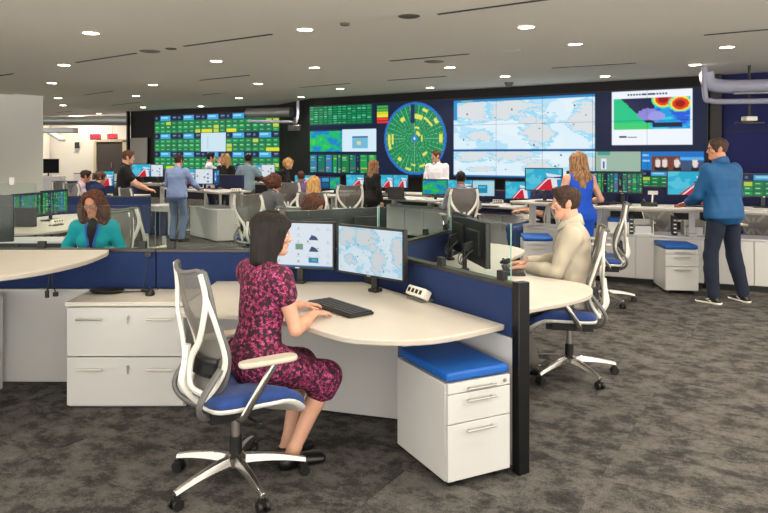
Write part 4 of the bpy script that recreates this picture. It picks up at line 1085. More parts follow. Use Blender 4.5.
C.mask((np.abs(dx_ + .06) < .07) & (dz_ > 0.42) & (rr < .95), (36, 44, 92)); C.mask(rr < .10, (50, 120, 200)); C.mask(rr < .04, (200, 230, 250))
# world maps
mA = U(453.8, 101.3); mB = U(595, 101.3)[0]; mS = U(453.8, 150)[1]; mE = min(U(453.8, 176)[1], .97)
C.paste(mA[0], mA[1], mB, mS, c_map(180, 70, 31)); C.paste(mA[0], mS, mB, mE, c_map(180, 60, 77)); C.rect(mA[0], mA[1], mB, mA[1] + .028, (40, 130, 190)); C.rect(mA[0], mS - .012, mB, mS + .02, (20, 90, 150)); C.rect(mA[0], mA[1] + .03, mA[0] + .009, mA[1] + .24, (40, 140, 200)); C.rect(mA[0], mE - .01, mB, mE + .012, (40, 120, 180))
C.rect(mA[0] + .02, mA[1] + .006, mA[0] + .05, mA[1] + .02, (150, 200, 120))
# weather chart
w0, wt = U(612, 92.8); w1 = U(692, 92)[0]; wb = U(612, 145)[1]; C.rect(w0, wt, w1, wb, (232, 238, 246))
WC = Canvas(90, 50, (30, 150, 220)); n_ = WC.noise(1.2, 1.4, 5); x_, y_ = WC.grid()
WC.mask(n_ > .5, (40, 200, 220)); WC.mask(n_ < -1.2, (40, 90, 210)); WC.mask(x_ < .33 + .3 * (y_ - .5), (20, 190, 130)); WC.mask((x_ < .5) & (y_ > .8), (60, 200, 110))
WC.mask((x_ > .1 + .42 * y_) & (x_ < .54) & (y_ < .78), (26, 34, 70)); WC.mask((x_ > .52) & (y_ > .80) & (y_ < .95) & (x_ < .9), (26, 30, 60)); WC.mask(((x_ - .45) / .13) ** 2 + ((y_ - .5) / .20) ** 2 + .1 * n_ < 1, (136, 130, 210)); WC.mask(((x_ - .56) / .12) ** 2 + ((y_ - .58) / .16) ** 2 + .1 * n_ < 1, (150, 150, 220))
for cx_, cy_ in ((.66, .06), (.87, .20)):
    q = ((x_ - cx_) / .15) ** 2 + ((y_ - cy_) / .26) ** 2; WC.mask(q < 1, (90, 220, 170)); WC.mask(q < .75, (240, 220, 60)); WC.mask(q < .5, (226, 60, 24)); WC.mask(q < .18, (150, 20, 20))
C.paste(w0 + .003, wt + .08, w1 - .003, U(612, 130)[1], WC)
r_ = np.random.default_rng(9)
for k in range(14): C.rect(w0 + .032 + k * .0053 + (.004 if k > 6 else 0), wt + .026, w0 + .036 + k * .0053 + (.004 if k > 6 else 0), wt + .05, (40, 44, 80))
C.rect(w0 + .015, wb - .10, w0 + .03, wb - .075, (30, 30, 60)); C.rect(w0 + .032, wb - .085, w0 + .05, wb - .08, (90, 90, 120))
# lower strip under the weather chart: meeting call and boards
s0, st = U(596, 152); s1 = .995; C.rect(s0, st, U(640, 152)[0], st + .22, (150, 178, 160)); C.rect(s0 + .004, st, s0 + .03, st + .04, (70, 150, 140)); C.rect(U(601, 152)[0], st + .08, U(607, 152)[0], st + .2, (220, 226, 236)); C.rect(U(603, 152)[0], st + .11, U(605, 152)[0], st + .19, (60, 80, 140))
C.rect(U(641, 152)[0], st, U(652, 152)[0], st + .2, (20, 120, 200)); C.rect(U(642, 152)[0], st + .03, U(649, 152)[0], st + .05, (140, 200, 240)); C.rect(U(642, 152)[0], st + .09, U(650, 152)[0], st + .11, (140, 200, 240))
C.rect(U(652, 152)[0], st, s1, st + .22, (30, 110, 190)); C.rect(U(652, 152)[0], st + .05, U(680, 152)[0], st + .22, (110, 60, 44)); C.rect(U(680, 152)[0], st + .1, s1, st + .22, (60, 80, 110)); C.rect(U(680, 152)[0], st + .06, s1, st + .09, (80, 170, 230))
for px_ in (658, 665, 677, 695): 
    cx_, cy_ = U(px_, 159); q = ((xx - cx_) / .0052) ** 2 + ((yy - (st + .12)) / .05) ** 2; C.mask(q < 1, (222, 208, 204)); C.mask((q < 1) & (yy < st + .09), (150, 146, 150)); C.rect(cx_ - .007, st + .17, cx_ + .007, st + .22, (24, 28, 44))
for k in range(7): C.paste(s0 + .04 + k * .034, st + .235, s0 + .072 + k * .034, .995, c_dash(40, 24, 40 + k))
video_wall('long angled video wall with round dial, world maps and weather chart', WA, ew, 9, 3, z0, C, .006, 60, 34)
# ---- left video wall: fifteen identical departure boards and one blank page
Cb = Canvas(5 * 60, 3 * 34, (10, 20, 30))
for j in range(3):
    for i in range(5):
        Cb.paste(i / 5, j / 3, (i + 1) / 5, (j + 1) / 3, c_dash(60, 34, 100 + i * 3 + j))
Cb.rect(2 / 5, 1 / 3, 3 / 5, 2 / 3, (196, 220, 232)); Cb.rect(.455, .4, .46, .62, (170, 190, 210))
video_wall('farther left video wall of green status boards with one pale blank tile', VA, ev, 5, 3, z0 + .02, Cb, .006, 60, 34)

# ---- ceiling fixtures
fx = [(91, 33), (64, 65), (52, 83), (58, 99), (63, 107), (99, 115), (136, 97), (153, 86), (143, 109), (142, 114), (216, 61), (258, 85), (239, 100), (201, 108), (305, 29.5), (314, 69), (340, 91), (301, 99), (450, 69), (430, 90), (505, 79), (526, 27), (575, 46), (605, 79), (695, 68), (727, 49)]
def zceil(x, y): return ZC + (.03 if y > line_y(L1p, x) else 0) + (.03 if y > line_y(L2p, x) else 0)
for px, py in fx:
    D = FPX * (ZC - HC) / (HY - py); x, y = xd(px, D); t = downlight(x, y); t.location.z = zceil(x, y)
    lamp(x, y, t.location.z - .02, LP, size=2.5)
for (x, y, k) in ((-3.4, 5.6, .5), (-.2, 6.3, .8), (2.9, 5.4, 1.9), (5.2, 6.3, 1.6), (-1.6, 3.6, .30), (1.9, 3.2, 1.5), (-4.5, 3.0, .3), (4.6, 3.2, 1.9), (-3, 1.0, .25), (0.3, .8, .4), (3.2, 1.0, 1.4), (6.6, 4.6, 1.6)):  # unseen downlights added to light the foreground, weighted stronger at right
    t = downlight(x, y); lamp(x, y, ZC - .02, LPN * k, size=2.6)
for x, y in ((-19, 32), (-14.5, 32.3)): lamp(x, y, 4.1, 260, size=2.8)  # lamps without fixtures, added to brighten the far room
# slots, speakers, vents
def slot(px0, py0, px1, py1, label):
    D0 = FPX * (ZC - HC) / (HY - py0); D1 = FPX * (ZC - HC) / (HY - py1); a, b = xd(px0, D0), xd(px1, D1)
    m = MB(); z = zceil(*a); m.bar((a[0], a[1], z - .005), (b[0], b[1], z - .005), .045, .008); o = m.build('air_slot', M['black']); tag(o, label, 'air slot', 'linear slots in the ceiling')
SL = 'thin black linear air slot set in the pale ceiling'
for s_ in ((0, 75.5, 13, 73.5), (76, 62.3, 136, 53), (184, 46, 272, 34), (438, 14, 555, -2), (200, 81.5, 249, 76.5), (84, 96, 113, 92), (390, 62.5, 469, 55.5), (300, 88.5, 350, 84.5), (552, 69.5, 636, 64.5), (704, 37, 768, 31.5), (388, 81.5, 446, 77.5), (203, 97, 237, 93.5), (57, 114, 71, 112.5), (112, 107, 140, 104)): slot(*s_, SL)
def ceil_disc(name, label, cat, px, py, r, m, th=.012, group=None):
    D = FPX * (ZC - HC) / (HY - py); x, y = xd(px, D); z = zceil(x, y); mb = MB(); mb.lathe((x, y, z - th), [(r * .9, 0), (r, th * .5), (r, th)], 28); tag(mb.build(name, m, smooth=True), label, cat, group)
grille = mat('speaker_grille', (120, 112, 100), .8)
ceil_disc('ceiling_speaker', 'wide round flush speaker grille right of the long slot at upper left', 'speaker', 150, 51, .16, grille)
ceil_disc('ceiling_speaker', 'small dark round speaker grille beside the wide one at upper left', 'speaker', 171, 48.5, .085, mat('grille_dark', (84, 78, 70), .8))
ceil_disc('ceiling_speaker', 'round grey speaker grille in the ceiling above the dial', 'speaker', 409, 16, .13, mat('grille_dark', (84, 78, 70), .8))
ceil_disc('smoke_detector', 'small smoke detector in the ceiling above the magenta dressed woman', 'smoke detector', 345, 23, .06, mat('grille_dark', (84, 78, 70), .8), .03)
ceil_disc('ceiling_diffuser', 'round diffuser with pale rim in the ceiling before the world map', 'vent', 510, 52, .17, M['trim'])
ceil_disc('ceiling_diffuser', 'round grey diffuser in the ceiling above the dial and legend', 'vent', 434, 63, .18, grille)
for (px, py, nm) in ((539, 92.5, 'small dome camera on the ceiling above the world map'), (509, 88, 'smoke detector on the ceiling near the top of the world map')):
    D = FPX * (ZC - HC) / (HY - py + 3); x, y = xd(px, D); z = zceil(x, y); mb = MB(); mb.lathe((x, y, z - .10), [(.02, 0), (.07, .02), (.10, .06), (.11, .10)], 20); tag(mb.build('dome_camera', M['grey'], smooth=True), nm, 'camera')

# ------------------------------------------------------------------ the near workstation
HUB, LJ, LL, PF, PB = (-.08, 4.95), (-1.64, 4.98), (-3.25, 5.0), (.71, 3.62), (.61, 6.31)
partition('blue partition with clear glass behind the magenta dressed woman', (HUB[0] - .03, HUB[1]), LJ, clamps=(.06, .935), gspan=(.0, .995))
partition('blue partition with clear glass before the teal dressed woman', (LJ[0] - .005, LJ[1]), LL, clamps=(.065, .52))
partition('blue partition with glass and black end post beside the seated man', (HUB[0] + .03, HUB[1] - .05), PF, clamps=(.10, .53, .91), endpost=1.01, gspan=(.0, .965))
partition('short blue partition with glass behind the black monitor backs', (HUB[0] + .04, HUB[1] + .07), PB, clamps=(.12, .6, .92))
m = MB(); m.prism([(-.14, 4.915), (-.02, 4.90), (.0, 5.0), (-.09, 5.02)], 0, .985); tag(m.build('hub_post', M['rail'], bevel=.003), 'dark post where the three blue partitions meet', 'post')

front = smooth_poly([(.645, 3.675), (.478, 3.535), (.267, 3.40), (.073, 3.36), (-.153, 3.40), (-.287, 3.50), (-.41, 3.63), (-.62, 3.80), (-.94, 3.91), (-1.2, 3.95)], 5, closed=False)
desktop('cream curved desk where the woman in magenta types', [(-1.2, 4.93), (-.15, 4.90), (-.02, 4.70)] + front, .76, smooth=False,
        panels=[((.09, 4.29), (-.90, 4.60), .02, .73), ((.42, 4.02), (.10, 4.28), .25, .73)], legs=())
mb = MB(); mb.bar((.085, 4.265, .36), (.115, 4.265, .36), .04, .72)
o = MB().box((.10, 4.252, .365), (.03, .03, .73)).build('support_post', M['alu'], bevel=.003); tag(o, 'slim aluminium post under the curved desk, left of the pedestal', 'post')
back = smooth_poly([(.765, 3.78), (.80, 3.96), (.90, 4.08), (1.13, 4.24), (1.34, 4.46), (1.42, 4.78), (1.27, 5.0), (1.08, 5.18), (1.02, 5.5), (1.12, 6.0), (1.33, 6.5), (1.2, 6.92), (.9, 7.0), (.71, 6.34)], 5, closed=False)
desktop('cream curved desk of the seated man in the beige shirt', [(.06, 5.05), (.06, 4.95), (.12, 4.86)] + back, .76, smooth=False, legs=())
desktop('desk behind the glass used by the curly haired worker', [(-.16, 5.03), (.52, 6.3), (.3, 6.6), (-.2, 6.35), (-.75, 6.05), (-1.2, 6.1), (-1.55, 5.9), (-1.5, 5.05)], .76, smooth=False, legs=[(-1.3, 5.5)])
desktop('raised cream desk at the left edge above the empty floor', [(-1.97, 4.93)] + smooth_poly([(-1.93, 4.80), (-1.915, 4.44), (-1.99, 4.10), (-2.15, 3.86), (-2.5, 3.62), (-3.2, 3.5), (-3.7, 3.7)], 5, closed=False) + [(-3.8, 4.93)], .985, smooth=False, legs=[(-3.62, 4.3)])
desktop('desk in front of the woman in teal, behind the glass', [(-1.75, 5.05), (-3.3, 5.06), (-3.4, 5.9), (-2.9, 5.78), (-2.4, 5.72), (-1.9, 5.85), (-1.65, 5.9)], .80, smooth=False, legs=[(-3.1, 5.4)])
# lateral file
t = empty('file_cabinet', (-2.084, 4.523, 0), 0, 'white two-drawer lateral file cabinet left of the mesh chair', 'file cabinet')
W_, D_ = .772, .40
MB().box((W_ / 2, D_ / 2 + .02, .335), (W_, D_ - .02, .67)).build('body', M['cab'], t, bevel=.002)
MB().box((W_ / 2, D_ / 2, .684), (W_ + .02, D_ + .02, .028)).build('top', M['desk'], t, bevel=.003)
for (a, b) in ((.02, .335), (.343, .662)):
    dr = MB().box((W_ / 2, .004, (a + b) / 2), (W_ - .006, .026, b - a)).build('drawer', M['cab'], t, bevel=.002)
    for cx_ in (.155, W_ - .155):
        hm = MB(); hm.tube([(cx_ - .085, -.035, b - .075), (cx_ + .085, -.035, b - .075)], .006, 8)
        for q in (-.06, .06): hm.tube([(cx_ + q, -.035, b - .075), (cx_ + q, -.006, b - .075)], .004, 6)
        hm.build('handle', M['steel'], dr, smooth=True)
    lm = MB(); lm.cyl((W_ / 2 + .02, -.016, b - .06), .010, .01, 12, axis='y'); lm.box((W_ / 2 + .02, -.022, b - .085), (.008, .004, .04)); lm.build('lock_and_key', M['steel'], dr, smooth=True)
# second storage on the left
t = empty('storage_cabinet', (-2.72, 3.75, 0), 0, 'white storage cabinet side at the left edge under the raised desk', 'cabinet')
MB().box((-.35, .58, .34), (.7, 1.16, .68)).build('body', M['cab'], t, bevel=.003)
MB().box((.006, .58, .47), (.012, 1.12, .40)).build('side_panel', M['deskw'], t, bevel=.002)
MB().tube([(.03, .86, .52), (.03, .86, .62)], .006, 8).build('handle', M['steel'], t, smooth=True)
pedestal('white drawer pedestal with glossy blue cushion beside the black post', (.312, 3.400), .464)
# monitors
monitor('left screen with icons in front of the magenta dressed woman', -.603, 4.792, .76, (-.266, -.963), 'icons', .545, .33, lift=.112, stand='clamp')
monitor('right screen with world map beside the blue angled partition', -.098, 4.50, .76, (-.667, -.743), 'map', .60, .33, lift=.105, stand='clamp')
monitor('black monitor back seen left behind the glass before curly hair', -.585, 5.79, .76, (-.47, .88), 'page', .52, .33, lift=.11, stand='arm')
monitor('black monitor back seen right behind the glass before curly hair', -.185, 6.035, .76, (-.52, .85), 'page', .44, .33, lift=.11, stand='arm')
monitor('dark monitor back with hanging cables facing the seated man', .745, 5.37, .76, (.985, .17), 'page', .53, .34, lift=.055, stand='arm')
monitor('second dark monitor back farther along before the seated man', .69, 5.93, .76, (.985, .17), 'page', .53, .34, lift=.055, stand='arm')
monitor('dark monitor back at the left edge above the raised desk', -3.13, 5.28, .80, (-.35, .93), 'page', .52, .36, lift=.19, stand='base')
keyboard('black keyboard under the hands of the magenta dressed woman', -.262, 4.03, .76, facing(.80, .60), .46, .17)
keyboard('black keyboard under the hands of the man in beige', 1.0, 5.33, .76, facing(-1, .1), .42, .15)
mouse('black mouse on top of the white file cabinet', *at(150, 294.5, .70), .698, .3)
mouse('black mouse beyond the hands of the man in beige', 1.02, 5.72, .76, 1.4)
power_box('white four-socket power module before the blue angled partition', .215, 4.29, .76, -1.035)
x_, y_ = -2.78, 5.13; power_box('white power module behind the glass at the left edge', x_, y_, .80, 0)
# coil of cable on the cabinet, cable hanging from the partition, plug lead under the raised desk
cx_, cy_ = at(107, 293, .70); m = MB()
for k in range(3): m.tube([(cx_ + (.10 + .008 * k) * math.cos(a), cy_ + (.055 + .005 * k) * math.sin(a), .706 + .007 * k) for a in np.linspace(0, 2 * PI, 28)[:-1]], .005, 6, closed=True)
m.tube(smooth_poly([(cx_ + .10, cy_, .706), (cx_ + .2, cy_ + .03, .706), (cx_ + .28, cy_ + .01, .706), (-1.66, 4.76, .715)], 5, closed=False), .004, 6)
m.tube([(cx_ + .23, cy_ + .03, .71), (cx_ + .29, cy_ + .02, .71)], .010, 8)
tag(m.build('cable_coil', M['black'], smooth=True), 'coiled black cable on top of the white file cabinet', 'cable')
m = MB(); m.tube([(-1.69, 4.93, .95), (-1.70, 4.91, .84), (-1.71, 4.88, .715)], .003, 6); m.box((-1.69, 4.935, .95), (.045, .02, .03)); tag(m.build('hanging_cable', M['black'], smooth=True), 'thin black lead hanging down the blue partition to the mouse', 'cable')
m = MB(); m.tube(smooth_poly([(-2.37, 4.88, .96), (-2.36, 4.87, .85), (-2.37, 4.86, .74), (-2.38, 4.86, .70)], 5, closed=False), .006, 6); m.tube([(-2.35, 4.86, .9), (-2.335, 4.86, .73), (-2.32, 4.86, .695)], .005, 6); m.box((-2.38, 4.86, .68), (.022, .02, .05)); m.box((-2.32, 4.86, .68), (.03, .025, .03)); tag(m.build('plug_lead', M['black'], smooth=True), 'two black plug leads dangling under the raised left desk', 'cable')

# ------------------------------------------------------------------ chairs
CH = make_chair('white framed mesh chair with blue seat under the magenta dressed woman', 'task chairs')
CH.location = (-.755, 3.50, 0); CH.rotation_euler.z = facing(.84, .54)
def chair(label, x, y, fx, fy):
    c = copy_tree(CH); c.location = (x, y, 0); c.rotation_euler = (0, 0, facing(fx, fy)); c['label'] = label; return c
chair('task chair with blue seat under the man in the beige shirt', 1.40, 5.20, -.97, .25)
chair('chair with white Y-shaped back of the man in the checked shirt', *xd(461, 11.25), -.1, 1)
chair('empty mesh chair back standing behind the woman in teal', *xd(135, 7.3), .3, .95)
chair('chair under the woman in teal', -2.62, 6.36, .12, -1)
chair('white framed chair beside the man in the black polo', *xd(139, 11.4), .7, .7)
chair('white framed chair back of the grey jacketed worker', *xd(257, 9.7), .35, .93)
chair('white framed chair back to the left of the long blond hair', *xd(291, 13.7), .1, 1)
chair('empty white framed chair beside the woman in loose black', *xd(348, 12.4), -.2, 1)
chair('chair of the worker with long blond hair', *xd(318, 10.0), .3, .95)
chair('chair of the curly haired worker behind the monitor backs', -.80, 6.95, .47, -.88)
chair('white framed chair of the worker in navy at far left', *xd(82, 13.2), .5, .86)
chair('chair with grey mesh back behind the seated man, near the binders', *xd(603, 7.75), -.95, .31)
chair('chair beyond the right desk, above the blue cushioned pedestal', *xd(664, 10.1), .2, -1)
chair('chair beyond the right desk at the right edge', *xd(761, 9.7), -.1, -1)
chair('white framed chair behind the raised desk, below the left tail screen', *xd(543, 10.6), -.6, .5)
chair('chair of the worker in pink at far left', *xd(70, 13.9), .5, .86)
# ------------------------------------------------------------------ far rows
def row_desk(label, p0, p1, depth, z, mt='deskw', zb=0.0):
    a = Vector(p0); b = Vector(p1); u = (b - a).normalized(); n = Vector((-u.y, u.x)); L = (b - a).length
    t = empty('desk', (a.x, a.y, 0), math.atan2(u.y, u.x), label, 'desk')
    MB().prism([(0, 0), (L, 0), (L, depth), (0, depth)], z - .032, z, edge=1).build('desktop', [M[mt], M['deskedge']], t, bevel=.005)
    for x in (.12, L - .12):
        m = MB(); m.box((x, depth * .5, (z - .035 + zb) / 2), (.075, .075, z - .035 - zb)); m.box((x, depth * .5, zb + .016), (.09, depth * (.8 if not zb else .45), .03)); m.build('leg', M['cab'], t, bevel=.004)
    MB().box((L / 2, depth * .5, z - .055), (L - .2, .06, .04)).build('crossbar', M['cab'], t)
    return t
def credenza(label, p0, p1, depth, h, off, mt='cab', doors=3):
    a = Vector(p0); b = Vector(p1); u = (b - a).normalized(); n = Vector((-u.y, u.x)); L = (b - a).length; o = a + n * off
    t = empty('credenza', (o.x, o.y, 0), math.atan2(u.y, u.x), label, 'cabinet')
    MB().box((L / 2, depth / 2, .03), (L - .04, depth - .08, .06)).build('plinth', M['black'], t)
    MB().box((L / 2, depth / 2, (h + .05) / 2), (L, depth - .03, h - .09)).build('body', M[mt], t, bevel=.003)
    MB().box((L / 2, depth / 2, h - .012), (L + .02, depth + .02, .024)).build('top', M['deskw'], t, bevel=.004)
    for i in range(doors):
        w = L / doors; MB().box((w * (i + .5), .004, (h + .05) / 2), (w - .012, .024, h - .11)).build('front_panel', M[mt], t, bevel=.002)
    return t
def back_screen(label, p0, p1, off, z0, z1, m='navy', th=.05):
    a = Vector(p0); b = Vector(p1); u = (b - a).normalized(); n = Vector((-u.y, u.x)); o = a + n * off; e = b + n * off
    t = empty('privacy_screen', (o.x, o.y, 0), math.atan2(u.y, u.x), label, 'privacy screen'); L = (b - a).length
    MB().box((L / 2, 0, (z0 + z1) / 2), (L, th, z1 - z0)).build('fabric_panel', M[m], t, bevel=.006)
    MB().box((L / 2, 0, z1 + .008), (L, th + .012, .02)).build('top_rail', M['rail'], t, bevel=.003)
    for x in (.06, L - .06): MB().box((x, 0, z0 / 2 + .01), (.05, .04, z0 + .02)).build('post', M['cab'], t)
    return t
# right row
R0, R1, R2, R3 = (1.80, 9.85), (2.66, 8.78), (3.86, 8.30), (5.3, 7.75)
row_desk('raised white desk beneath the left tail screen, behind the man in beige', R0, R1, .72, 1.0, zb=.632)
row_desk('raised white desk where the woman in the blue dress stands', (R1[0] + .02, R1[1]), R2, .75, 1.0, zb=.642)
row_desk('raised white desk at the right edge before the man in the blue jacket', (R2[0] + .02, R2[1] - .01), R3, .75, 1.0, zb=.642)
credenza('low white cabinet under the raised desk left of the binders', (R0[0] + .05, R0[1] + .1), (R1[0] - .05, R1[1] + .12), .45, .63, .24, doors=2)
credenza('low white cabinet carrying the binders behind the empty chair', (R1[0] + .12, R1[1] + .02), R2, .45, .64, .22, doors=3)
credenza('low white cabinet behind the legs of the man in the blue jacket', (R2[0] + .08, R2[1] + .0), R3, .45, .64, .22, doors=3)
back_screen('dark blue privacy screen behind the left tail screen', R0, R1, .80, .95, 1.22)
back_screen('dark blue privacy screen behind the green table screens', (R1[0] + .06, R1[1] + .02), R2, .83, .95, 1.22)
back_screen('dark blue privacy screen behind the right tail screen', (R2[0] + .06, R2[1]), R3, .83, .95, 1.24)
FR = (-.45, -.89)
def mon(label, px, D, z, pic, W=.53, H=.31, lift=.17, face=FR, group=None): return monitor(label, *xd(px, D), z, face, pic, W, H, group, lift)
mon('screen showing a red and white ship tail, left of the blue dress', 543.5, 9.62, 1.0, 'tail', .53, .32, .155)
mon('green table screen mostly hidden by the woman in the blue dress', 585, 9.35, 1.0, 'table2', .50, .30, .14)
mon('green and black table screen right of the blue dress', 622, 9.15, 1.0, 'table3', .52, .30, .14)
mon('green status screen partly hidden behind the right tail screen', 660, 9.3, 1.0, 'dash', .50, .26, .19)
mon('large screen showing a red and white ship tail beside the blue jacket', 693, 8.72, 1.0, 'tail', .62, .32, .14, (-.3, -.95))
mon('green status screen at the right edge behind the blue jacket', 764, 8.55, 1.0, 'dash', .50, .30, .13, (-.3, -.95))
pedestal('white pedestal with blue cushion left of the man in the blue jacket', (3.36, 8.22), -.12, group=None)
pedestal('white pedestal with blue cushion under the raised desk behind the man in beige', (1.82, 8.98), -.12)
keyboard('black keyboard on the raised desk right of the blue dress', *at(604, 204, 1.0), 1.0, -.35, .30, .12)
mouse('black mouse beside the keyboard right of the blue dress', *at(614.5, 204, 1.0), 1.0)
power_box('white power module on the raised desk between the green screens', *at(641, 202.5, 1.0), 1.0, -.3)
power_box('white power module on the desk below the pale page screen', *at(498, 204, .76), .76, -.4)
# desk phone
x_, y_ = at(649, 206.0, 1.0); t = empty('desk_phone', (x_, y_, 1.0), -.3, 'black desk phone beside the power module on the right desk', 'phone')
MB().box((0, 0, .02), (.2, .18, .04), rx=.12).build('base', M['black'], t, bevel=.01); MB().tube(smooth_poly([(-.06, -.08, .055), (-.065, 0, .075), (-.06, .08, .065)], 4, closed=False), .018, 8).build('handset', M['black'], t, smooth=True)
m = MB(); m.tube([(.04, .04, .04), (.05, .05, .16)], .010, 8); m.box((.05, .04, .17), (.12, .01, .05), rx=.4); m.build('display', M['whiteplastic'], t)
o = MB().box((*at(680, 207, 1.0), 1.012), (.13, .07, .024), .3).build('notepad', mat('red_card', (150, 44, 40), .6), bevel=.004); tag(o, 'small dark red case on the desk by the right tail screen', 'case')
# binders on the low cabinets
k = 0
for (px, D, w, m_, lb) in ((619, 8.97, .26, 'whiteplastic', 'white storage box with blue lid on the low cabinet'), ):
    x_, y_ = xd(px, D); t = empty('storage_box', (x_, y_, .641), -.38, lb, 'box'); MB().box((0, 0, .075), (w, .22, .15)).build('body', M['whiteplastic'], t, bevel=.006); MB().box((0, 0, .18), (w + .01, .23, .055)).build('lid', M['cushion'], t, bevel=.006)
for (px, D, lb) in ((631, 8.93, 'black ring binder standing right of the blue lidded box'), (674, 8.80, 'black ring binder standing above the blue cushioned pedestal')):
    x_, y_ = xd(px, D); t = empty('ring_binder', (x_, y_, .641), -.3, lb, 'binder'); MB().box((0, 0, .115), (.055, .25, .23)).build('cover', M['binder'], t, bevel=.005)
    m = MB()
    for q in range(4): m.box((0, -.127, .04 + q * .05), (.034, .004, .014))
    m.build('spine_label', M['whiteplastic'], t)
for (px, D, lb) in ((693, 8.78, 'white paper tray on the low cabinet beside the blue jacket'), (642, 8.9, 'white upright organiser between box and chair on the low cabinet')):
    x_, y_ = xd(px, D); t = empty('organiser', (x_, y_, .641), -.2, lb, 'organiser'); m = MB(); m.box((0, 0, .008), (.24, .22, .014)); m.box((-.12, 0, .09), (.01, .22, .18)); m.box((.12, 0, .09), (.01, .22, .18)); m.box((0, .105, .09), (.24, .01, .18)); m.build('tray', M['whiteplastic'], t); MB().box((0, -.0, .06), (.20, .18, .09)).build('papers', M['deskw'], t)

# centre row
C0, C1, C2 = (-.15, 13.75), (.92, 12.75), (2.15, 11.55)
row_desk('white desk left of the green weather screen', C0, C1, .8, .80, zb=.622)
row_desk('white desk of the man in the checked shirt', (C1[0] + .02, C1[1] - .02), C2, .85, .77, zb=.602)
back_screen('grey screen panel behind the green weather screen', C1, C2, .95, .45, .98, 'navy')
credenza('pale cabinet under the desk of the man in the checked shirt', C1, C2, .4, .60, .35, 'lightgrey', 4)
credenza('pale cabinet under the desk left of the green weather screen', C0, C1, .4, .62, .3, 'lightgrey', 3)
FC = (-.5, -.86)
mon('screen with green and blue weather map in front of the white shirt', 435, 13.15, .77, 'green', .50, .30, .12, (-.2, -.98))
mon('pale blue screen hidden behind the head of the checked shirt man', 460, 12.9, .77, 'tail', .48, .30, .12, (-.1, -.99))
mon('pale page screen right of the man in the checked shirt', 483.5, 12.6, .77, 'page', .42, .31, .12, (-.2, -.98))
mon('screen with ship tail cut off behind the raised desk', 518, 12.2, .77, 'tail', .46, .32, .10, (-.2, -.98))
keyboard('keyboard on the desk right of the checked shirt', *at(487, 207, .77), .77, -.4, .40, .14)
# screen row behind the woman in loose black
D0, D1 = (-1.5, 16.0), (1.25, 14.55)
row_desk('white desk with three tail screens beyond the woman in loose black', D0, D1, .8, .80)
mon('ship tail screen left of the woman in loose black', 356, 15.6, .80, 'tail', .48, .29, .12, (-.2, -.98))
mon('ship tail screen just right of the woman in loose black', 386, 15.2, .80, 'tail', .40, .30, .12, (-.1, -.99))
mon('ship tail screen before the dial, second right of loose black', 400.5, 15.1, .80, 'tail', .34, .30, .12, (-.1, -.99))
mon('light blue screen partly behind the purple shirt', 304, 15.2, .80, 'tail', .42, .28, .13, (.1, -.99))
mon('dark blue screen right of the long blond hair', 321, 15.1, .80, 'mix', .40, .28, .10, (.1, -.99))
mon('narrow green screen between blond hair and loose black', 335, 15.0, .80, 'green', .24, .28, .10, (.1, -.99))
row_desk('white desk carrying the dark blue screen, behind the blond hair', (-2.25, 14.4), (-.75, 14.4), .8, .80)
row_desk('white desk before the grey jacket and blond haired workers', (-2.0, 11.3), (-.35, 10.7), .7, .76)
# laptop
x_, y_ = at(397, 200, .80); t = empty('laptop', (x_, y_ + .3, .80), .1, 'open black laptop on the desk below the dial', 'laptop'); MB().box((0, 0, .01), (.33, .23, .018)).build('base', M['black'], t, bevel=.004); MB().box((0, .14, .12), (.33, .012, .22), rx=-.3).build('lid', M['black'], t, bevel=.004)

# left middle row
t = row_desk('raised white desk where the man in the striped shirt works', (-4.75, 14.70), (-3.12, 12.95), .72, .95)
t2 = empty('credenza', (-3.13, 12.93, 0), 0, 'white cabinet block at the right end of the striped shirt man\'s desk', 'cabinet')
MB().prism([(0, 0), (.48, .38), (-.30, 1.35), (-.79, 1.0)], .03, .60).build('body', M['cab'], t2, bevel=.004)
MB().prism([(-.02, -.02), (.50, .38), (-.30, 1.37), (-.81, 1.0)], .60, .62).build('top', M['deskw'], t2, bevel=.003)
t3 = empty('credenza', (-4.62, 13.85, 0), 0, 'white cabinet end behind the legs of the striped shirt man', 'cabinet')
MB().prism([(0, 0), (.42, .1), (.1, .8), (-.4, .5)], .03, .60).build('body', M['cab'], t3, bevel=.004); MB().prism([(-.02, -.02), (.44, .1), (.1, .82), (-.42, .5)], .60, .62).build('top', M['deskw'], t3, bevel=.003)
back_screen('dark blue privacy screen at the right end of the left desk row', (-3.55, 14.78), (-2.88, 14.08), 0, .96, 1.22)
FL = (.35, -.94)
mon('blue ship tail screen right of the striped shirt', 187, 14.35, .95, 'tail', .42, .33, .09, (0, -1))
mon('white icon screen between striped shirt and blonde woman', 204, 14.2, .95, 'icons2', .38, .33, .09, (0, -1))
mon('narrow blue screen beside the blonde woman', 216.5, 14.05, .95, 'mix', .13, .33, .09, (0, -1))
row_desk('raised white desk where the man in the black polo leans', (-6.3, 15.5), (-4.95, 15.2), .6, 1.02)
mon('ship tail screen right of the man in the black polo', 141.5, 15.5, 1.02, 'tail', .44, .30, .13, (.1, -1))
mon('white icon screen next to the striped shirt man\'s head', 157, 15.4, 1.02, 'icons2', .28, .29, .13, (.1, -1))
mon('ship tail screen left of the man in the black polo', 105, 14.3, .80, 'tail', .36, .32, .20, (.3, -.95))
row_desk('desk at far left before the workers in pink and navy', (-7.0, 14.6), (-5.2, 14.2), .7, .80)
row_desk('white desk where the man in the grey blue tee stands', (-4.9, 17.6), (-2.2, 16.2), .75, .98)
mon('light blue screen right of the grey blue tee', 258, 16.8, .98, 'tail', .28, .32, .12, (.1, -1))
mon('white icon screen beside the blond curly short hair', 268, 16.7, .98, 'icons2', .34, .32, .12, (.1, -1))
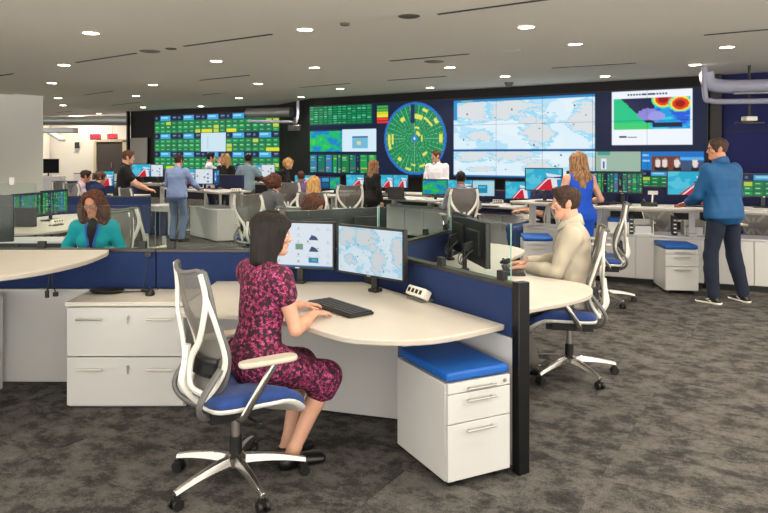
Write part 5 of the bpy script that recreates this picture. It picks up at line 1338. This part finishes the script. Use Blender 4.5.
mon('blue screen between blonde woman and grey blue tee', 240, 17.0, .98, 'mix', .20, .32, .12, (.1, -1))
power_box('white sockets box at the right end of the left desk row', *at(236, 193, .95), .95, 0)
# far left pair and its desk
desktop('white desk carrying the green table screens at left', [(-4.95, 8.1), (-3.95, 8.0), (-3.75, 9.0), (-4.0, 10.3), (-4.9, 10.3)], .76, legs=[(-4.6, 9.2)])
monitor('left green table screen at the left edge', -4.60, 8.88, .76, (.98, -.2), 'table', .52, .32, lift=.085)
monitor('right green table screen beside the white power strip', -4.50, 9.42, .76, (.98, -.2), 'table2', .52, .32, lift=.10)
power_box('white power strip below the green table screens', -4.16, 8.75, .76, 1.3)
back_screen('blue fabric partition beyond the green table screens', (-5.6, 10.9), (-3.6, 10.6), 0, .45, 1.0, 'blue')
credenza('dark low cabinet in front of the green table screens', (-4.65, 7.5), (-3.3, 7.5), .4, .72, 0, 'charcoal', 2)
back_screen('navy partition behind the man in the black polo', (-5.2, 11.9), (-3.5, 11.1), 0, .35, .72, 'navy')
# left background bits
t = row_desk('far grey desk before the bright room at far left', (-9.6, 20.4), (-7.8, 20.4), .7, .76)
monitor('dark monitor standing in the bright room at far left', *xd(48, 24), .9, (.3, -.95), 'off', .7, .5, lift=.1)
o = MB().box((*xd(48, 24.05), .45), (1.0, .5, .9)).build('side_cabinet', M['lightgrey'], bevel=.01); tag(o, 'grey cabinet under the far dark monitor at left', 'cabinet')
back_screen('pale grey screen panel at far left behind the pink shirt', (-8.2, 18.2), (-6.9, 18.2), 0, .5, 1.15, 'lightgrey')
back_screen('blue screen panel behind the worker in pink', (-8.3, 17.2), (-6.2, 17.2), 0, .5, .98, 'blue')
o = MB().box((*xd(77, 33.85), 2.1), (.22, .08, .3)).build('wall_phone', M['screenback'], bevel=.02); tag(o, 'small dark box on the far white wall', 'wall box')
# glass of another workstation against the grey wall at left
o = empty('glass_screen', (-5.2, 8.6, 0), 0, 'clear glass screen with two clamps before the grey wall at left', 'glass screen')
m = MB(); m.box((.2, 0, 1.15), (1.3, .008, .31)); m.m = [1, 1, 0, 1, 0, 1]; m.build('glass_pane', [M['glass'], M['glassedge']], o)
for q in (.35, .55): MB().box((q, 0, 1.33), (.06, .03, .09)).build('glass_clamp', M['lightgrey'], o, bevel=.004)
MB().box((.2, 0, .5), (1.3, .06, 1.0)).build('fabric_panel', M['charcoal'], o, bevel=.01)

# ------------------------------------------------------------------ people
white = mat('shirt_white', (226, 224, 232), .85, var=.04, vscale=9); beige = mat('shirt_beige', (182, 172, 154), .85, var=.04, vscale=14); beige2 = beige
stripe = plaid_mat('shirt_blue_striped', (84, 112, 168), (176, 192, 220), 26); checked = plaid_mat('shirt_checked', (60, 66, 92), (214, 208, 214), 16)
blackc = mat('cloth_black', (16, 16, 20), .9); jean = mat('denim', (48, 72, 112), .9, var=.15, vscale=14); jeanl = mat('denim_light', (96, 118, 150), .9, var=.12, vscale=14); jeand = mat('denim_dark', (16, 26, 46), .9, var=.2, vscale=14)
greyp = mat('trousers_grey', (100, 95, 88), .9); jacket = mat('softshell_blue', (0, 74, 122), .7, var=.08, vscale=6); bluedr = mat('dress_blue', (0, 74, 190), .8, var=.1, vscale=9)
dress = print_mat('dress_magenta_print', (46, 10, 32), [(190, 78, 130), (156, 20, 84)], 30); leather = mat('black_leather', (14, 13, 13), .35)
greyj = mat('cardigan_grey', (84, 86, 92), .9); navyc = mat('cloth_navy', (24, 32, 74), .9); pink = mat('shirt_pink', (206, 186, 204), .85); teeb = mat('tee_grey_blue', (138, 162, 178), .9); purple = mat('shirt_purple', (92, 76, 110), .9)

b, J = person('woman in magenta patterned dress seated typing at the curved desk', (-.67, 3.60), (.74, .67), 1.68, fem=True, sit=.495, thigh=.385, lean=.11, head=(-.45, .10), hl=(-.16, .40, .795), hr=(.07, .32, .795),
              hdl=(.12, 1, -.06), hdr=(-.14, 1, -.06), feet=((-.05, .24, .10), (.075, .19, .10)), skin='skin', hair='bob', haircol='black', top=('cap', ('dress_bodice', dress)), toplen=-.12, bottom=('skirt', dress), shoes=(leather, 'pump'), vox=.0085, near=True, openneck=.035, curl=.45)
b, J = person('man in beige shirt and grey trousers seated typing behind the partition', (1.46, 5.24), (-.97, .25), 1.83, sit=.49, lean=.05, head=(.12, .12), hl=(-.05, .36, .80), hr=(.20, .38, .80), hdl=(.1, 1, -.05), hdr=(-.1, 1, -.05),
              bulk=1.08, feet=((-.10, .33, .10), (.12, .38, .10)), skin='skin', hair='short', haircol='darkbrown', top=('long', ('shirt', beige)), bottom=('pants', greyp), shoes=(leather, 'shoe'), vox=.0085, near=True, curl=.5, openneck=.05)
b, J = person('woman with curly auburn hair, glasses and teal cardigan behind the glass', (-2.60, 6.22), (.14, -1), 1.66, fem=True, sit=.49, lean=.14, head=(-.1, .26), hl=(-.16, .30, .84), hr=(.16, .30, .84), skin='skin2', hair='curly', haircol='ginger',
              top=('long', ('cardigan', M['teal'])), bottom=('pants', jeand), shoes=(leather, 'shoe'), vox=.009, near=True, glasses=True, collar=False, openneck=.10)
# lanyard and inner top of the woman in teal
hip, u, fy, s = J['hip'], J['u'], J['fy'], J['s']; X_ = V3(1, 0, 0); m = MB()
for sx in (-1, 1):
    P = [J['nb'] + X_ * sx * .055 - fy * .02, hip + u * .50 * s + fy * .075 + X_ * sx * .055, hip + u * .42 * s + fy * .118 + X_ * sx * .042, hip + u * .33 * s + fy * .150 + X_ * sx * .02, hip + u * .24 * s + fy * .135]
    m.tube([tuple(p) for p in P], .008, 6, flat=.4)
m.box(tuple(hip + u * .20 * s + fy * .14), (.055, .008, .08)); m.build('lanyard', M['lanyard'], b)
v, f = field_mesh([ell(hip + u * .42 * s + fy * .052, (.052, .075, .14)), ell(hip + u * .30 * s + fy * .07, (.03, .074, .12))], .008, .02); link_mesh('inner_top', np_mesh('inner_top', v, f, [blackc], True), b)
person('tall man in blue jacket and dark jeans standing at the right desk', (3.84, 7.78), (-.42, .91), 1.88, lean=.06, head=(.95, .05), hl=(-.16, .36, 1.10), hr=(.22, .30, 1.12), feet=((-.20, -.03, .085), (.20, -.10, .085)), skin='skin2', hair='crop', haircol='darkbrown',
       top=('long', ('jacket', jacket)), toplen=-.13, bottom=('pants', jeand), shoes=(leather, 'sneaker'), vox=.0095, near=True, glasses=True, bulk=1.2)
person('woman in sleeveless blue dress with long hair standing with her back turned', (xd(580, 8.42)[0], 8.42), (-.25, .97), 1.72, fem=True, lean=.04, head=(.1, .1), hl=(-.22, .24, 1.06), hr=(.22, .22, 1.06), skin='skin', hair='long', haircol='ombre',
       top=('none', ('dress_bodice', bluedr)), bottom=('skirt', bluedr), shoes=(leather, 'pump'), vox=.010, bulk=1.12)
person('man in white shirt standing before the round dial', (xd(437, 14.2)[0], 14.2), (-.45, -.89), 1.77, lean=.02, head=(-.7, .1), hl=(-.10, .26, 1.12), hr=(.12, .26, 1.10), skin='skin', hair='crop', haircol='brown', top=('long', ('shirt', white)), bottom=('pants', greyp), shoes=(leather, 'shoe'), bulk=1.02)
person('man in checked shirt seated with his back turned in a white framed chair', (xd(461, 11.3)[0], 11.32), (.1, 1), 1.74, sit=.49, lean=.05, hl=(-.2, .34, .80), hr=(.24, .36, .80), hair='short', haircol='black', skin='skin3', top=('long', ('shirt', checked)), bottom=('pants', jeand), shoes=(leather, 'shoe'))
person('woman in loose black top with long brown hair standing sideways', (xd(372, 12.7)[0], 12.7), (.75, .6), 1.58, fem=True, lean=.03, head=(-.3, 0), hair='long', haircol='ombre', top=('long', ('blouse', blackc)), toplen=-.18, bottom=('pants', blackc), shoes=(leather, 'shoe'), bulk=1.15)
person('seated worker with long blond hair seen from behind', (xd(313, 10.15)[0], 10.15), (.2, 1), 1.66, fem=True, sit=.49, lean=.05, hl=(-.18, .3, .8), hr=(.18, .3, .8), hair='long', haircol='blonde', top=('long', ('cardigan', greyj)), bottom=('pants', blackc), shoes=(leather, 'shoe'))
person('worker with curly brown hair mostly hidden behind the monitor backs', (-.72, 6.62), (.47, -.88), 1.60, fem=True, sit=.46, lean=.16, head=(.5, .35), hl=(-.15, .28, .80), hr=(.15, .28, .80), hair='wavyshort', haircol='ginger', top=('short', ('shirt', navyc)), bottom=('pants', jeand), shoes=(leather, 'shoe'))
person('seated worker with auburn hair in grey jacket looking right', (xd(269, 10.1)[0], 10.1), (.75, .66), 1.74, sit=.48, lean=.10, head=(-.2, 0), hl=(-.1, .3, .8), hr=(.2, .3, .8), hair='wavyshort', haircol='ginger', top=('long', ('jacket', greyj)), bottom=('pants', jeand), shoes=(leather, 'shoe'))
person('person in black with short blond hair bending forward at the far desk', (xd(279, 14.9)[0], 14.9), (.9, -.1), 1.62, fem=True, lean=.30, head=(-.1, .2), hl=(-.1, .35, .85), hr=(.1, .35, .85), hair='wavyshort', haircol='blonde', top=('long', ('shirt', blackc)), bottom=('pants', blackc), shoes=(leather, 'shoe'))
person('man in grey blue tee standing with his back turned', (xd(247, 15.2)[0], 15.2), (.35, .93), 1.70, lean=.04, hl=(-.2, .2, 1.0), hr=(.32, .36, .98), hair='crop', haircol='black', skin='skin3', top=('short', ('shirt', teeb)), bottom=('pants', greyp), shoes=(leather, 'shoe'))
person('blonde woman in black tee standing behind the screens', (xd(226, 15.3)[0], 15.3), (-.3, -.95), 1.70, fem=True, lean=.02, head=(-.3, .1), hl=(-.02, .22, 1.12), hr=(.0, .26, 1.08), hair='long', haircol='blonde', top=('short', ('shirt', blackc)), bottom=('pants', jeand), shoes=(leather, 'shoe'), collar=False)
person('man in white shirt with a raised hand behind the screens', (xd(209, 16.2)[0], 16.2), (.9, .3), 1.73, lean=.02, hl=(-.1, .28, 1.25), hr=(.05, .22, 1.47), hdr=(-.2, .3, .9), hair='short', haircol='black', skin='skin', top=('long', ('shirt', white)), bottom=('pants', jeand), shoes=(leather, 'shoe'))
person('man in blue striped shirt and jeans standing with his back turned', (xd(177, 13.1)[0], 13.1), (.25, .97), 1.68, lean=.06, head=(-.2, .1), hl=(-.2, .28, 1.0), hr=(.28, .34, .99), hair='short', haircol='darkbrown', skin='skin2', top=('long', ('shirt', stripe)), bottom=('pants', jeanl), shoes=(leather, 'shoe'), bulk=1.1)
person('man in black polo leaning forward beside the ship tail screen', (xd(122, 12.0)[0], 12.0), (.95, .3), 1.76, lean=.10, head=(0, .1), hl=(-.1, .42, 1.05), hr=(.12, .42, 1.05), hair='short', haircol='brown', skin='skin', top=('short', ('polo_shirt', blackc)), bottom=('pants', jeanl), shoes=(leather, 'shoe'))
person('seated worker in pale pink shirt leaning forward at far left', (xd(73, 13.75)[0], 13.75), (.85, .5), 1.74, sit=.48, lean=.30, head=(0, .2), hl=(-.1, .4, .82), hr=(.12, .4, .82), hair='short', haircol='darkbrown', skin='skin2', top=('long', ('shirt', pink)), bottom=('pants', jeand), shoes=(leather, 'shoe'))
person('seated worker in navy with brown hair at far left', (xd(93, 13.1)[0], 13.1), (.6, .8), 1.68, fem=True, sit=.48, lean=.2, head=(-.5, .2), hl=(-.1, .35, .82), hr=(.12, .35, .82), hair='pony', haircol='brown', skin='skin', top=('long', ('shirt', navyc)), bottom=('pants', jeand), shoes=(leather, 'shoe'))
person('dark haired person in purple seated in the far white framed chair', (xd(301, 13.85)[0], 13.85), (-.1, 1), 1.68, sit=.46, lean=.03, hair='crop', haircol='ginger', skin='skin3', top=('long', ('shirt', purple)), bottom=('pants', jeand), shoes=(leather, 'shoe'), hl=(-.18, .3, .8), hr=(.18, .3, .8))
person('person in jeans seated behind the raised desk, only legs and hands showing', (xd(540, 10.75)[0], 10.75), (-1, -.15), 1.72, sit=.47, lean=.0, hl=(-.08, .26, .80), hr=(.10, .30, .78), hair='short', haircol='darkbrown', skin='skin', top=('short', ('shirt', navyc)), bottom=('pants', jean), shoes=(leather, 'shoe'))

# ------------------------------------------------------------------ world, camera, view
w = bpy.data.worlds.new('world'); bpy.context.scene.world = w; w.use_nodes = True
nt = w.node_tree; bg = nt.nodes['Background']; tc = nt.nodes.new('ShaderNodeTexCoord'); sx_ = nt.nodes.new('ShaderNodeSeparateXYZ'); nt.links.new(tc.outputs['Generated'], sx_.inputs[0])
cr = nt.nodes.new('ShaderNodeValToRGB'); cr.color_ramp.elements[0].position = .0; cr.color_ramp.elements[0].color = (1.0, .95, .87, 1); cr.color_ramp.elements[1].position = .12; cr.color_ramp.elements[1].color = (.34, .325, .30, 1)  # lower half brighter, added to light the ceiling from beyond the floor edge
ma = nt.nodes.new('ShaderNodeMath'); ma.operation = 'ADD'; ma.inputs[1].default_value = .10; nt.links.new(sx_.outputs['Z'], ma.inputs[0]); nt.links.new(ma.outputs['Value'], cr.inputs['Fac'])
nt.links.new(cr.outputs['Color'], bg.inputs['Color']); bg.inputs['Strength'].default_value = WORLD
cd = bpy.data.cameras.new('camera'); cam = bpy.data.objects.new('camera', cd); COL.objects.link(cam)
cam.location = (0, 0, HC); cam.rotation_euler = (PI / 2, 0, 0); cd.sensor_width = 36; cd.lens = FPX / 768 * 36; cd.shift_y = -(256.5 - HY) / 768; cd.clip_end = 200; cd.clip_start = .05
sc = bpy.context.scene; sc.camera = cam
sc.view_settings.view_transform = 'Standard'; sc.view_settings.look = 'None'; sc.view_settings.gamma = 1; sc.view_settings.use_curve_mapping = False; sc.view_settings.exposure = EXPO
sc.cycles.use_denoising = True; sc.cycles.max_bounces = 8; sc.cycles.transparent_max_bounces = 12; sc.cycles.sample_clamp_indirect = 4
